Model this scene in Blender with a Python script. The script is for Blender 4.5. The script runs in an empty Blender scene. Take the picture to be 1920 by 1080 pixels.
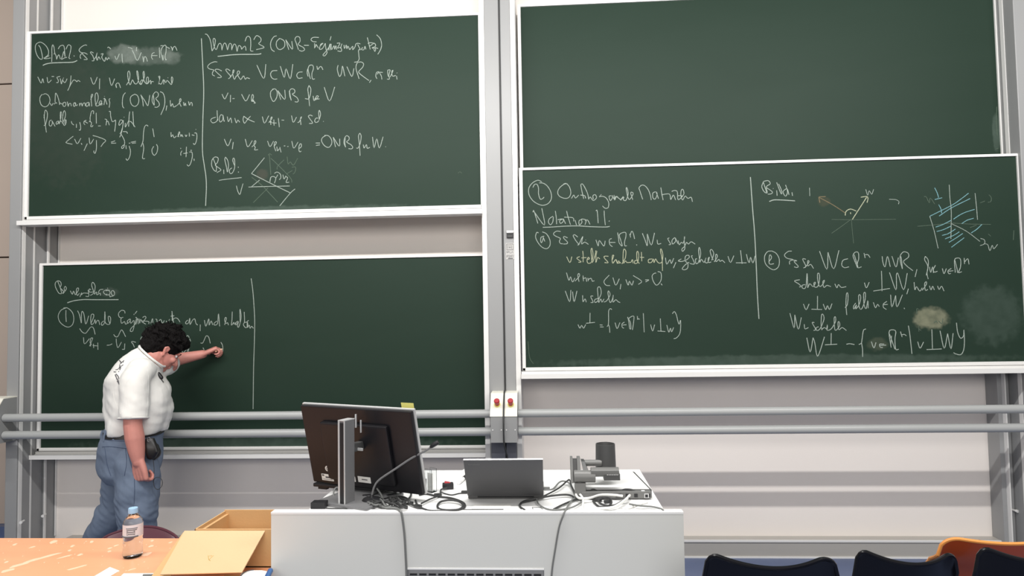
import bpy, bmesh, math, random
from mathutils import Vector, Matrix, noise
from mathutils.bvhtree import BVHTree
random.seed(7)
C = bpy.context.scene.collection
PI = math.pi

# ------------------------------------------------------------------ camera, world, lights, exposure
scene = bpy.context.scene
FPX = 1200.0
CAM = Vector((0.0, 0.0, 1.55))
def cam_axes(yaw, pitch, roll):
    cy, sy, cp, sp, cr, sr = math.cos(yaw), math.sin(yaw), math.cos(pitch), math.sin(pitch), math.cos(roll), math.sin(roll)
    Rz = Matrix(((cy, sy, 0), (-sy, cy, 0), (0, 0, 1)))
    Rx = Matrix(((1, 0, 0), (0, cp, -sp), (0, sp, cp)))
    Ry = Matrix(((cr, 0, sr), (0, 1, 0), (-sr, 0, cr)))
    return Rz @ Rx @ Ry
RM = cam_axes(math.radians(-3.0577), math.radians(2.4716), math.radians(0.97195))
right, fwd, up = RM.col[0], RM.col[1], RM.col[2]
cam_data = bpy.data.cameras.new('camera')
cam_data.sensor_width = 36.0
cam_data.lens = FPX / 1920.0 * 36.0
cam_data.clip_start = 0.05
cam = bpy.data.objects.new('camera', cam_data)
cam.matrix_world = Matrix(((right.x, up.x, -fwd.x, CAM.x), (right.y, up.y, -fwd.y, CAM.y), (right.z, up.z, -fwd.z, CAM.z), (0, 0, 0, 1)))
C.objects.link(cam)
scene.camera = cam

world = bpy.data.worlds.new('world')
scene.world = world
world.use_nodes = True
bg = world.node_tree.nodes['Background']
bg.inputs[0].default_value = (1.0, 0.985, 0.97, 1)
bg.inputs[1].default_value = 0.33

def area_light(name, loc, target, sx, sy, power, col=(1, 1, 1)):
    d = bpy.data.lights.new(name, 'AREA')
    d.shape = 'RECTANGLE'; d.size = sx; d.size_y = sy; d.energy = power; d.color = col
    o = bpy.data.objects.new(name, d); C.objects.link(o)
    o.location = loc
    o.rotation_euler = (Vector(target) - Vector(loc)).to_track_quat('-Z', 'Y').to_euler()
    return o
# the strip lamp on the ceiling that washes the boards, and the rows of ceiling lamps over the seats
area_light('board_strip_light', (0.0, 1.80, 3.50), (0.0, 4.1, 2.3), 7.0, 0.06, 165, (1.0, 0.985, 0.96))
area_light('ceiling_lamp_row', (0.0, -4.6, 3.4), (0.0, 3.0, 0.9), 8.0, 2.0, 250, (1.0, 0.97, 0.93))

lo = area_light('tabletop_fill_light', (-0.4, 1.85, 4.2), (-0.4, 1.86, 0.0), 4.6, 0.4, 19, (1.0, 0.98, 0.95))  # added overhead fill that brightens table and desk tops, no such fixture seen
lo.data.spread = math.radians(58)

vs = scene.view_settings
vs.view_transform = 'Standard'
vs.look = 'None'
vs.exposure = 0.0
vs.gamma = 1.0
vs.use_curve_mapping = False

# ------------------------------------------------------------------ helpers: photograph pixel -> point at a depth / a height
def ray(px, py):
    return RM @ Vector(((px - 960) / FPX, 1.0, -(py - 540) / FPX))
def at(px, py, Y):
    r = ray(px, py)
    return CAM + r * ((Y - CAM.y) / r.y)
def atz(px, py, z):
    r = ray(px, py)
    return CAM + r * ((z - CAM.z) / r.z)

def lin(r, g, b):
    f = lambda c: (c / 255.0) / 12.92 if c / 255.0 <= 0.04045 else (((c / 255.0) + 0.055) / 1.055) ** 2.4
    return (f(r), f(g), f(b), 1.0)

# ------------------------------------------------------------------ materials
def mat(name, rgb, rough=0.5, metal=0.0, spec=0.5, var=0.0, vscale=6.0, bump=0.0, bscale=60.0, stretch=(1, 1, 1), coat=0.0, alt=None):
    m = bpy.data.materials.new(name); m.use_nodes = True
    nt = m.node_tree; b = nt.nodes['Principled BSDF']
    col = lin(*rgb) if isinstance(rgb, tuple) and max(rgb) > 1.0 else (*rgb, 1.0)
    b.inputs['Base Color'].default_value = col
    b.inputs['Roughness'].default_value = rough
    b.inputs['Metallic'].default_value = metal
    b.inputs['Specular IOR Level'].default_value = spec
    b.inputs['Coat Weight'].default_value = coat
    tc = nt.nodes.new('ShaderNodeTexCoord')
    mp = nt.nodes.new('ShaderNodeMapping'); mp.inputs['Scale'].default_value = stretch
    nt.links.new(tc.outputs['Object'], mp.inputs['Vector'])
    n = nt.nodes.new('ShaderNodeTexNoise'); n.inputs['Scale'].default_value = vscale; n.inputs['Detail'].default_value = 4
    nt.links.new(mp.outputs['Vector'], n.inputs['Vector'])
    mx = nt.nodes.new('ShaderNodeMix'); mx.data_type = 'RGBA'
    k = var if var else 0.04
    c2 = lin(*alt) if alt else tuple(min(1, c * (1 - k)) for c in col[:3]) + (1,)
    c1 = col if alt else tuple(min(1, c * (1 + k)) for c in col[:3]) + (1,)
    mx.inputs[6].default_value = c1; mx.inputs[7].default_value = c2
    nt.links.new(n.outputs['Fac'], mx.inputs[0])
    nt.links.new(mx.outputs[2], b.inputs['Base Color'])
    if bump:
        n2 = nt.nodes.new('ShaderNodeTexNoise'); n2.inputs['Scale'].default_value = bscale; n2.inputs['Detail'].default_value = 3
        nt.links.new(mp.outputs['Vector'], n2.inputs['Vector'])
        bp = nt.nodes.new('ShaderNodeBump'); bp.inputs['Strength'].default_value = bump; bp.inputs['Distance'].default_value = 0.01
        nt.links.new(n2.outputs['Fac'], bp.inputs['Height'])
        nt.links.new(bp.outputs['Normal'], b.inputs['Normal'])
    return m

def board_mat(name, smudges):
    """green enamel with streaks left by the sponge and chalk dust; smudges = [(x, z, rx, rz, strength, colour)] in board space"""
    m = bpy.data.materials.new(name); m.use_nodes = True
    nt = m.node_tree; N = nt.nodes; L = nt.links; b = N['Principled BSDF']
    b.inputs['Roughness'].default_value = 0.55
    b.inputs['Specular IOR Level'].default_value = 0.2
    tc = N.new('ShaderNodeTexCoord')
    mp = N.new('ShaderNodeMapping'); mp.inputs['Scale'].default_value = (0.55, 1, 1.4)
    L.new(tc.outputs['Object'], mp.inputs['Vector'])
    n = N.new('ShaderNodeTexNoise'); n.inputs['Scale'].default_value = 1.6; n.inputs['Detail'].default_value = 5; n.inputs['Distortion'].default_value = 0.8
    L.new(mp.outputs['Vector'], n.inputs['Vector'])
    mx = N.new('ShaderNodeMix'); mx.data_type = 'RGBA'
    mx.inputs[6].default_value = (0.0120, 0.029, 0.0180, 1); mx.inputs[7].default_value = (0.0175, 0.0365, 0.0245, 1)
    L.new(n.outputs['Fac'], mx.inputs[0])
    cur = mx.outputs[2]
    n2 = N.new('ShaderNodeTexNoise'); n2.inputs['Scale'].default_value = 16; n2.inputs['Detail'].default_value = 6
    L.new(tc.outputs['Object'], n2.inputs['Vector'])
    for (x, z, rx, rz, s, colr) in smudges:
        mm = N.new('ShaderNodeMapping'); mm.vector_type = 'POINT'
        mm.inputs['Location'].default_value = (-x / rx, 0, -z / rz); mm.inputs['Scale'].default_value = (1 / rx, 0, 1 / rz)
        L.new(tc.outputs['Object'], mm.inputs['Vector'])
        ad = N.new('ShaderNodeVectorMath'); ad.operation = 'MULTIPLY_ADD'
        n3 = N.new('ShaderNodeTexNoise'); n3.inputs['Scale'].default_value = 22; n3.inputs['Detail'].default_value = 2
        L.new(tc.outputs['Object'], n3.inputs['Vector'])
        L.new(n3.outputs['Color'], ad.inputs[0]); ad.inputs[1].default_value = (0.7, 0, 0.7); L.new(mm.outputs['Vector'], ad.inputs[2])
        sb = N.new('ShaderNodeVectorMath'); sb.operation = 'SUBTRACT'; sb.inputs[1].default_value = (0.35, 0, 0.35); L.new(ad.outputs[0], sb.inputs[0])
        ln = N.new('ShaderNodeVectorMath'); ln.operation = 'LENGTH'; L.new(sb.outputs[0], ln.inputs[0])
        r = N.new('ShaderNodeMapRange'); r.interpolation_type = 'SMOOTHSTEP'
        r.inputs['From Min'].default_value = 1.05; r.inputs['From Max'].default_value = 0.62
        r.inputs['To Min'].default_value = 0.0; r.inputs['To Max'].default_value = s
        L.new(ln.outputs['Value'], r.inputs['Value'])
        mu = N.new('ShaderNodeMath'); mu.operation = 'MULTIPLY'
        r2 = N.new('ShaderNodeMapRange'); r2.inputs['From Min'].default_value = 0.3; r2.inputs['From Max'].default_value = 0.7; r2.inputs['To Min'].default_value = 0.55; r2.inputs['To Max'].default_value = 1.1
        L.new(n2.outputs['Fac'], r2.inputs['Value'])
        L.new(r.outputs[0], mu.inputs[0]); L.new(r2.outputs[0], mu.inputs[1])
        m3 = N.new('ShaderNodeMix'); m3.data_type = 'RGBA'; m3.inputs[7].default_value = colr
        L.new(mu.outputs[0], m3.inputs[0]); L.new(cur, m3.inputs[6]); cur = m3.outputs[2]
    L.new(cur, b.inputs['Base Color'])
    return m

M = {}
M['wall'] = mat('white_wall_paint', (0.845, 0.785, 0.735), 0.75, var=0.03, vscale=1.5, bump=0.05, bscale=200)
M['beige'] = mat('beige_wall_panel', (0.47, 0.385, 0.325), 0.6, var=0.05, vscale=2.0)
M['dark_gap'] = mat('dark_door_and_joint_gap', (0.06, 0.045, 0.045), 0.8)  # dark colour of the door slot and the backing behind the panel joints
M['floor'] = mat('blue_linoleum', (0.10, 0.135, 0.25), 0.35, var=0.12, vscale=5)
M['steel'] = mat('grey_painted_steel', (0.30, 0.302, 0.302), 0.40, spec=0.5, var=0.02)
M['alu'] = mat('pale_aluminium', (0.78, 0.77, 0.75), 0.35, spec=0.5, var=0.03, vscale=20, stretch=(0.2, 1, 1))
M['tube'] = mat('grey_rail_paint', (0.40, 0.41, 0.405), 0.3, spec=0.6)
M['plinth'] = mat('grey_plinth_metal', (0.42, 0.40, 0.37), 0.4, var=0.04)
M['cream'] = mat('cream_console_plate', (0.86, 0.84, 0.74), 0.45)
M['red'] = mat('red_button_plastic', (0.42, 0.02, 0.03), 0.35)
M['black'] = mat('black_plastic', (0.012, 0.012, 0.014), 0.45, var=0.1)
M['darkgrey'] = mat('dark_grey_plastic', (0.07, 0.07, 0.07), 0.42, var=0.06)
M['midgrey'] = mat('mid_grey_plastic', (0.16, 0.16, 0.155), 0.42, var=0.05)
M['monitor'] = mat('monitor_back_plastic', (0.008, 0.0075, 0.010), 0.45, var=0.1, bump=0.04, bscale=400)
M['silver'] = mat('silver_plastic', (0.62, 0.62, 0.62), 0.3, metal=0.3)
M['stand'] = mat('stand_grey_metal', (0.20, 0.20, 0.205), 0.4, metal=0.2)
M['lid'] = mat('laptop_lid_rubber', (0.085, 0.085, 0.088), 0.5, spec=0.5, var=0.04)
M['white'] = mat('white_laminate', (0.86, 0.86, 0.85), 0.32, var=0.015)
M['panel'] = mat('desk_panel_laminate', (0.70, 0.705, 0.675), 0.45, var=0.02, vscale=2)
M['paper'] = mat('white_paper', (0.82, 0.81, 0.78), 0.8)
M['sticker'] = mat('grey_sticker_paper', (0.50, 0.49, 0.47), 0.7)
M['ink'] = mat('grey_print_ink', (0.09, 0.09, 0.10), 0.7)
M['cable'] = mat('black_cable_rubber', (0.035, 0.036, 0.036), 0.5)
M['cable_grey'] = mat('grey_cable_rubber', (0.17, 0.175, 0.17), 0.45)
M['cable_white'] = mat('white_cable_rubber', (0.75, 0.75, 0.72), 0.4)
M['wood'] = mat('orange_beech_laminate', (0.84, 0.40, 0.215), 0.35, var=0.10, vscale=3.0, stretch=(0.6, 6, 6))
M['dust'] = mat('chalk_crumbs', (0.88, 0.56, 0.38), 0.9)
M['card'] = mat('cardboard', (0.60, 0.37, 0.17), 0.8, var=0.06, vscale=8, bump=0.05, bscale=120)
M['card_in'] = mat('cardboard_flap_liner', (0.68, 0.445, 0.25), 0.75, var=0.04, vscale=8, bump=0.05, bscale=120)
M['maroon'] = mat('maroon_chair_shell', (0.085, 0.022, 0.035), 0.35, var=0.06)
M['shell_black'] = mat('glossy_black_shell', (0.004, 0.004, 0.006), 0.22, spec=0.35)
M['shell_orange_shaded'] = mat('orange_shell_shaded_face', (0.44, 0.07, 0.018), 0.3, var=0.04)  # orange shell painted darker to carry the shade on its face
M['chrome'] = mat('chrome_tube', (0.75, 0.75, 0.75), 0.15, metal=1.0)
M['yellow'] = mat('yellow_sticky_paper', (0.80, 0.75, 0.22), 0.8)
M['blue'] = mat('blue_plastic', (0.02, 0.10, 0.28), 0.4)
M['skin'] = mat('ruddy_skin', (0.60, 0.25, 0.205), 0.5, var=0.10, vscale=14, bump=0.06, bscale=220)
M['hair'] = mat('black_hair', (0.006, 0.005, 0.005), 0.7, spec=0.12, var=0.3, vscale=40, bump=0.9, bscale=110, stretch=(1, 1, 0.5))
M['shirt'] = mat('white_cotton', (0.80, 0.79, 0.755), 0.85, var=0.02, bump=0.25, bscale=26, stretch=(1, 1, 0.45))
M['jeans'] = mat('washed_blue_denim', (0.112, 0.143, 0.205), 0.9, var=0.5, vscale=5, bump=0.35, bscale=30, stretch=(1, 1, 0.6), alt=(116, 130, 150))
M['denim_dark'] = mat('denim_seam', (0.06, 0.085, 0.15), 0.85)
M['leather'] = mat('black_leather', (0.012, 0.011, 0.011), 0.4)
M['shoe'] = mat('dark_shoe_leather', (0.03, 0.025, 0.022), 0.5)
M['glass_bottle'] = None

def chalk_mat(name, rgb):
    m = mat(name, rgb, 0.9, spec=0.1, var=0.0)
    nt = m.node_tree; b = nt.nodes['Principled BSDF']
    for n in list(nt.nodes):
        if n.type == 'TEX_NOISE': n.inputs['Scale'].default_value = 160
        if n.type == 'MIX':
            n.inputs[6].default_value = (rgb[0] * 0.55, rgb[1] * 0.62, rgb[2] * 0.58, 1); n.inputs[7].default_value = (min(1, rgb[0] * 1.45), min(1, rgb[1] * 1.38), min(1, rgb[2] * 1.42), 1)
    return m
M['chalk'] = chalk_mat('white_chalk', (0.32, 0.37, 0.33))
M['chalk_faint'] = chalk_mat('faint_white_chalk', (0.085, 0.12, 0.09))
M['chalk_blue'] = chalk_mat('blue_chalk', (0.17, 0.34, 0.37))
M['chalk_orange'] = chalk_mat('orange_chalk', (0.17, 0.14, 0.085))
M['chalk_yellow'] = chalk_mat('yellow_chalk', (0.38, 0.40, 0.28))

def clear_plastic(name, tint, rough=0.08, trans=1.0, alpha=1.0):
    m = bpy.data.materials.new(name); m.use_nodes = True
    b = m.node_tree.nodes['Principled BSDF']
    b.inputs['Base Color'].default_value = (*tint, 1); b.inputs['Roughness'].default_value = rough
    b.inputs['Transmission Weight'].default_value = trans; b.inputs['IOR'].default_value = 1.33
    b.inputs['Alpha'].default_value = alpha
    return m
M['bottle'] = clear_plastic('clear_bottle_plastic', (0.80, 0.88, 0.95))
M['acrylic'] = clear_plastic('clear_acrylic', (0.93, 0.95, 0.96), 0.05)

# ------------------------------------------------------------------ mesh helpers
def cr(pts, n=6, closed=False):
    """Catmull-Rom through the points"""
    P = [Vector(p) for p in pts]
    if len(P) < 3: return P
    out = []
    m = len(P)
    rng = range(m) if closed else range(m - 1)
    for i in rng:
        p0 = P[i - 1] if (i > 0 or closed) else P[0] * 2 - P[1]
        p1 = P[i]; p2 = P[(i + 1) % m]
        p3 = P[(i + 2) % m] if (i + 2 < m or closed) else P[-1] * 2 - P[-2]
        for k in range(n):
            t = k / n
            out.append(0.5 * ((2 * p1) + (p2 - p0) * t + (2 * p0 - 5 * p1 + 4 * p2 - p3) * t * t + (3 * p1 - p0 - 3 * p2 + p3) * t ** 3))
    if not closed: out.append(P[-1])
    return out

def box(bm, x0, x1, y0, y1, z0, z1, bev=0.0, mtx=None):
    b2 = bmesh.new()
    bmesh.ops.create_cube(b2, size=1.0)
    for v in b2.verts:
        v.co = Vector((x0 + (v.co.x + .5) * (x1 - x0), y0 + (v.co.y + .5) * (y1 - y0), z0 + (v.co.z + .5) * (z1 - z0)))
    if bev:
        bmesh.ops.bevel(b2, geom=list(b2.edges), offset=bev, segments=2, affect='EDGES', profile=0.6)
    if mtx:
        bmesh.ops.transform(b2, matrix=mtx, verts=b2.verts)
    merge(bm, b2)

def merge(bm, b2):
    me = bpy.data.meshes.new('tmp'); b2.to_mesh(me); b2.free()
    bm.from_mesh(me); bpy.data.meshes.remove(me)

def rings(bm, R, closed=False, cap=True):
    """skin a list of point rings"""
    V = [[bm.verts.new(p) for p in r] for r in R]
    n = len(V[0])
    L = len(V)
    for i in range(L if closed else L - 1):
        a, b = V[i], V[(i + 1) % L]
        for k in range(n):
            bm.faces.new((a[k], a[(k + 1) % n], b[(k + 1) % n], b[k]))
    if cap and not closed:
        bm.faces.new(list(reversed(V[0]))); bm.faces.new(V[-1])
    return V

def tube(bm, pts, r, n=8, closed=False, flat=None):
    """tube along points; r a number or a list; flat = (normal, factor) squashes it along the normal"""
    P = [Vector(p) for p in pts]
    rs = r if isinstance(r, (list, tuple)) else [r] * len(P)
    R = []
    nrm = None
    for i, p in enumerate(P):
        if closed: d = P[(i + 1) % len(P)] - P[i - 1]
        else: d = P[min(i + 1, len(P) - 1)] - P[max(i - 1, 0)]
        if d.length < 1e-9: d = Vector((1, 0, 0))
        d.normalize()
        if nrm is None:
            nrm = d.orthogonal().normalized() if flat is None else Vector(flat[0])
        if flat is not None: nrm = Vector(flat[0])
        s = d.cross(nrm)
        if s.length < 1e-6: s = d.orthogonal()
        s.normalize(); nn = s.cross(d).normalized(); nrm = nn
        fz = 1 if flat is None else flat[1]
        R.append([p + s * (math.cos(2 * PI * k / n) * rs[i]) + nn * (math.sin(2 * PI * k / n) * rs[i] * fz) for k in range(n)])
    rings(bm, R, closed)

def ribbon(bm, pts, w, nrm, h=0.0012):
    """chalk stroke: a flat raised ridge lying on a plane with normal nrm"""
    P = [Vector(p) for p in pts]
    if len(P) == 1: P.append(P[0] + Vector((w * .6, 0, 0)))
    N = Vector(nrm)
    R = []
    for i, p in enumerate(P):
        d = P[min(i + 1, len(P) - 1)] - P[max(i - 1, 0)]
        if d.length < 1e-9: d = Vector((1, 0, 0))
        s = d.cross(N)
        if s.length < 1e-9: s = Vector((0, 0, 1))
        s.normalize()
        R.append([p - s * w / 2, p - s * w * .2 + N * h, p + s * w * .2 + N * h, p + s * w / 2])
    V = [[bm.verts.new(q) for q in r] for r in R]
    for a, b in zip(V, V[1:]):
        for k in range(3): bm.faces.new((a[k], a[k + 1], b[k + 1], b[k]))
        bm.faces.new((a[3], a[0], b[0], b[3]))
    bm.faces.new(V[0]); bm.faces.new(list(reversed(V[-1])))

def lathe(bm, c, prof, n=32, axis=Vector((0, 0, 1)), cap=True):
    c = Vector(c); a = Vector(axis).normalized(); u = a.orthogonal().normalized(); v = a.cross(u)
    R = [[c + a * h + (u * math.cos(2 * PI * k / n) + v * math.sin(2 * PI * k / n)) * max(r, 1e-4) for k in range(n)] for r, h in prof]
    rings(bm, R, False, cap)

def ellring(c, a, b, n=28, p=2.0):
    c = Vector(c); out = []
    for k in range(n):
        t = 2 * PI * k / n
        ct, st = math.cos(t), math.sin(t)
        out.append(c + Vector(a) * (math.copysign(abs(ct) ** (2 / p), ct)) + Vector(b) * (math.copysign(abs(st) ** (2 / p), st)))
    return out

def ball(bm, c, r, sub=3, scale=(1, 1, 1), mtx=None):
    b2 = bmesh.new(); bmesh.ops.create_icosphere(b2, subdivisions=sub, radius=1.0)
    rr = (r, r, r) if not isinstance(r, (tuple, list)) else r
    for v in b2.verts:
        q = Vector((v.co.x * rr[0], v.co.y * rr[1], v.co.z * rr[2]))
        if mtx: q = mtx @ q
        v.co = q + Vector(c)
    merge(bm, b2)

def limb(bm, pts, rs, n=16):
    """tapering limb with round ends, smoothed along its joints"""
    P = [Vector(p) for p in pts]
    k = 6
    Q = cr(P, k) if len(P) > 2 else [P[0].lerp(P[1], i / 6) for i in range(7)]
    rr = []
    segs = len(P) - 1
    for i in range(len(Q)):
        t = i / (len(Q) - 1) * segs; j = min(int(t), segs - 1); f = t - j
        rr.append(rs[j] * (1 - f) + rs[j + 1] * f)
    tube(bm, Q, rr, n)
    ball(bm, Q[0], rr[0], 2); ball(bm, Q[-1], rr[-1], 2)

def obj(name, bm, m, parent=None, smooth=True, label=None):
    bmesh.ops.recalc_face_normals(bm, faces=bm.faces)
    me = bpy.data.meshes.new(name)
    off = Vector((0, 0, 0))
    if parent is not None:
        p = parent
        while p is not None: off += p.location; p = p.parent
    for v in bm.verts: v.co -= off
    bm.to_mesh(me); bm.free()
    o = bpy.data.objects.new(name, me); C.objects.link(o)
    if m is not None: me.materials.append(m)
    if smooth:
        for p in me.polygons: p.use_smooth = True
        try: me.set_sharp_from_angle(angle=math.radians(38))
        except Exception: pass
        if len(me.vertices) < 4000:
            wn = o.modifiers.new('weighted_normals', 'WEIGHTED_NORMAL'); wn.keep_sharp = True; wn.weight = 80
    if parent is not None: o.parent = parent
    if label: o['label'] = label
    return o

def recentre(o):
    """put the origin of a single-mesh thing at the middle of its base"""
    me = o.data
    xs = [v.co.x for v in me.vertices]; ys = [v.co.y for v in me.vertices]; zs = [v.co.z for v in me.vertices]
    c = Vector(((min(xs) + max(xs)) / 2, (min(ys) + max(ys)) / 2, min(zs)))
    for v in me.vertices: v.co -= c
    o.location = c

def thing(name, label, cat, loc, group=None):
    o = bpy.data.objects.new(name, None); C.objects.link(o)
    o.location = loc; o.empty_display_size = 0.1
    o['label'] = label; o['category'] = cat
    if group: o['group'] = group
    return o
def tag(o, label, cat, group=None):
    o['label'] = label; o['category'] = cat
    if group: o['group'] = group
    recentre(o)
    return o
def struct(name, bm, m, parent=None, smooth=False):
    o = obj(name, bm, m, parent, smooth)
    if parent is None: o['kind'] = 'structure'
    return o
def B(*a, **k):
    bm = bmesh.new(); box(bm, *a, **k); return bm
def remeshed(bm, voxel, smooth_it=4, fac=0.5):
    """union of overlapping pieces as one continuous skin"""
    me = bpy.data.meshes.new('rm'); bmesh.ops.recalc_face_normals(bm, faces=bm.faces); bm.to_mesh(me); bm.free()
    o = bpy.data.objects.new('rm', me); C.objects.link(o)
    r = o.modifiers.new('r', 'REMESH'); r.mode = 'VOXEL'; r.voxel_size = voxel; r.use_smooth_shade = True
    s = o.modifiers.new('s', 'SMOOTH'); s.iterations = smooth_it; s.factor = fac
    dg = bpy.context.evaluated_depsgraph_get()
    em = bpy.data.meshes.new_from_object(o.evaluated_get(dg))
    out = bmesh.new(); out.from_mesh(em)
    bpy.data.objects.remove(o); bpy.data.meshes.remove(me); bpy.data.meshes.remove(em)
    return out

# ------------------------------------------------------------------ the room
YW = 4.25
struct('floor', B(-6.0, 4.6, -0.6, YW + 0.2, -0.06, 0.0), M['floor'])
struct('wall_back', B(-3.42, 3.2, YW, YW + 0.12, 0.0, 4.6), M['wall'])
bm = bmesh.new()
for z0, z1 in ((0.16, 2.02), (2.03, 3.27), (3.28, 4.6)):
    box(bm, -6.0, -3.70, YW + 0.08, YW + 0.14, z0, z1, 0.004)
    box(bm, -3.69, -3.43, YW + 0.08, YW + 0.14, z0 if z0 > 1 else 1.82, z1, 0.004)
struct('wall_left', bm, M['beige'])
bm = bmesh.new(); box(bm, -6.0, -3.42, YW + 0.14, YW + 0.2, 0, 4.6)
box(bm, -3.665, -3.43, YW + 0.06, YW + 0.14, 0.16, 1.80)
struct('door_1', bm, M['dark_gap'])
bm = bmesh.new(); box(bm, -3.70, -3.665, YW + 0.03, YW + 0.14, 0.10, 1.84, 0.004); box(bm, -3.70, -3.43, YW + 0.04, YW + 0.14, 1.80, 1.84, 0.004)
struct('trim_1', bm, M['beige'])
struct('baseboard_left', B(-6.0, -3.47, YW + 0.02, YW + 0.12, 0.0, 0.16), M['floor'])
# plinth under the white wall
bm = bmesh.new()
box(bm, -3.25, 2.80, YW - 0.075, YW, 0.0, 0.112, 0.004)
struct('baseboard_back', bm, M['plinth'])
bm = bmesh.new()
box(bm, -3.25, 2.80, YW - 0.082, YW - 0.070, 0.0, 0.010); box(bm, -3.25, 2.80, YW - 0.083, YW - 0.068, 0.100, 0.112)
struct('trim_2', bm, M['alu'])
struct('trim_3', B(-3.368, -3.360, YW - 0.012, YW, 0.11, 4.6), M['alu'])

# ------------------------------------------------------------------ the columns that guide the boards
M['footgrey'] = mat('dark_blue_grey_cover', (0.115, 0.12, 0.145), 0.5)
def column(name, label, parts, loc):
    t = thing(name, label, 'column', loc, 'steel columns guiding the chalkboards')
    for (pn, m, boxes) in parts:
        bm = bmesh.new()
        for b in boxes: box(bm, *b)
        obj(pn, bm, M[m], t, smooth=False)
    return t
HT = 4.5
column('guide_column', 'grey steel guide column at the far end of the chalkboards beside the beige wall', [
    ('column_box', 'steel', [(-3.466, -3.389, 3.945, YW, 0.0, HT, 0.004)]),
    ('guide_channel', 'steel', [(-3.388, -3.372, 4.155, YW, 0.0, HT, 0.003)]),
    ('guide_rail', 'alu', [(-3.3895, -3.3865, 3.958, 3.985, 0.0, HT), (-3.3895, -3.387, 4.05, 4.062, 0.0, HT), (-3.374, -3.368, 4.15, 4.165, 0.0, HT)]),
], (-3.42, 4.1, 0))
column('guide_column', 'narrow grey steel column left of the gap between the two chalkboard pairs', [
    ('column_box', 'steel', [(-0.360, -0.2675, 3.95, YW, 0.0, HT, 0.003)]),
    ('guide_rail', 'alu', [(-0.392, -0.3605, 3.955, YW, 0.0, HT, 0.003)]),
    ('foot_cover', 'footgrey', [(-0.352, -0.2665, 3.93, 3.9502, 0.0, 0.81, 0.002)]),
], (-0.32, 4.1, 0))
column('guide_column', 'narrow grey steel column with sticker and key switch right of the gap', [
    ('column_box', 'steel', [(-0.2595, -0.197, 3.95, YW, 0.0, HT, 0.003)]),
    ('guide_rail', 'alu', [(-0.1965, -0.165, 3.955, YW, 0.0, HT, 0.003)]),
    ('foot_cover', 'footgrey', [(-0.2605, -0.199, 3.93, 3.9502, 0.0, 0.81, 0.002)]),
], (-0.225, 4.1, 0))
column('guide_column', 'grey steel guide column at the right end of the chalkboards above the orange chair', [
    ('column_box', 'steel', [(2.846, 3.1, 3.945, YW, 0.0, HT, 0.004)]),
    ('guide_channel', 'steel', [(2.775, 2.844, 4.14, YW, 0.0, HT, 0.003)]),
    ('guide_rail', 'alu', [(2.8425, 2.848, 4.03, 4.06, 0.0, HT), (2.80, 2.806, 4.11, 4.15, 0.0, HT)]),
], (2.9, 4.1, 0))
# small latch pegs on the columns near the floor
for (px, py, Y, lab) in ((40, 978, 3.935, 'small steel latch peg low on the far left column, nearer the front'), (81, 966, 4.12, 'small steel latch peg low beside the far left column, by the wall'), (1900, 957, 4.13, 'small steel latch peg low on the right end column')):
    bm = bmesh.new(); p = at(px, py, Y)
    lathe(bm, p + Vector((0, .02, 0)), [(0.006, 0), (0.006, 0.03), (0.009, 0.032), (0.009, 0.042)], 12, Vector((0.3, -1, 0)))
    tag(obj('latch_peg', bm, M['alu']), lab, 'latch', 'latch pegs on the columns')
# the key switch and the sticker on the column
t = thing('key_switch', 'small black key switch on the grey centre column above the sticker', 'switch', at(956, 446, 3.95))
p0, p1 = at(950, 433, 3.95), at(963, 446, 3.95)
obj('housing', B(p0.x, p1.x, 3.938, 3.95, p1.z, p0.z, 0.002), M['black'], t)
obj('cover_plate', B(p0.x, p1.x, 3.934, 3.939, p0.z - 0.014, p0.z, 0.001), M['alu'], t)
obj('slot', B(p0.x + .006, p1.x - .008, 3.936, 3.939, p1.z + .009, p1.z + .012), M['midgrey'], t)
t = thing('notice_sticker', 'small white and grey printed sticker on the centre column below the key switch', 'sticker', at(956, 488, 3.95))
p0, p1 = at(948, 456, 3.95), at(964, 486, 3.95)
obj('paper', B(p0.x, p1.x, 3.9485, 3.95, p1.z, p0.z), M['sticker'], t, False)
w = p1.x - p0.x; h = p0.z - p1.z
def sx(u): return p0.x + w * u
def sz(v): return p0.z - h * v
bm = bmesh.new(); Y = 3.9478
tube(bm, [Vector((sx(u), Y, sz(v))) for u, v in ((.12, .06), (.9, .06), (.9, .42), (.12, .42))], 0.0014, 6, True)
for pts in (((.25, .36), (.25, .14), (.72, .14), (.72, .36)), ((.42, .34), (.42, .2)), ((.42, .27), (.58, .27)), ((.58, .2), (.58, .34)),
            ((.12, .62), (.12, .48)), ((.25, .62), (.25, .5), (.38, .5), (.38, .56), (.25, .56)), ((.5, .5), (.5, .62), (.62, .62)), ((.7, .62), (.78, .5), (.88, .62)),
            ((.12, .9), (.12, .74), (.25, .74), (.25, .82), (.12, .82)), ((.36, .9), (.36, .74), (.48, .74), (.48, .9), (.36, .9)), ((.6, .74), (.6, .9)), ((.7, .9), (.7, .74), (.86, .74), (.86, .9))):
    ribbon(bm, [Vector((sx(u), Y + .0006, sz(v))) for u, v in pts], 0.0026, (0, -1, 0), 0.0006)
box(bm, sx(.28), sx(.86), Y, Y + .0008, sz(.98), sz(.93))
obj('printed_lettering', bm, M['ink'], t, False)

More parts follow.
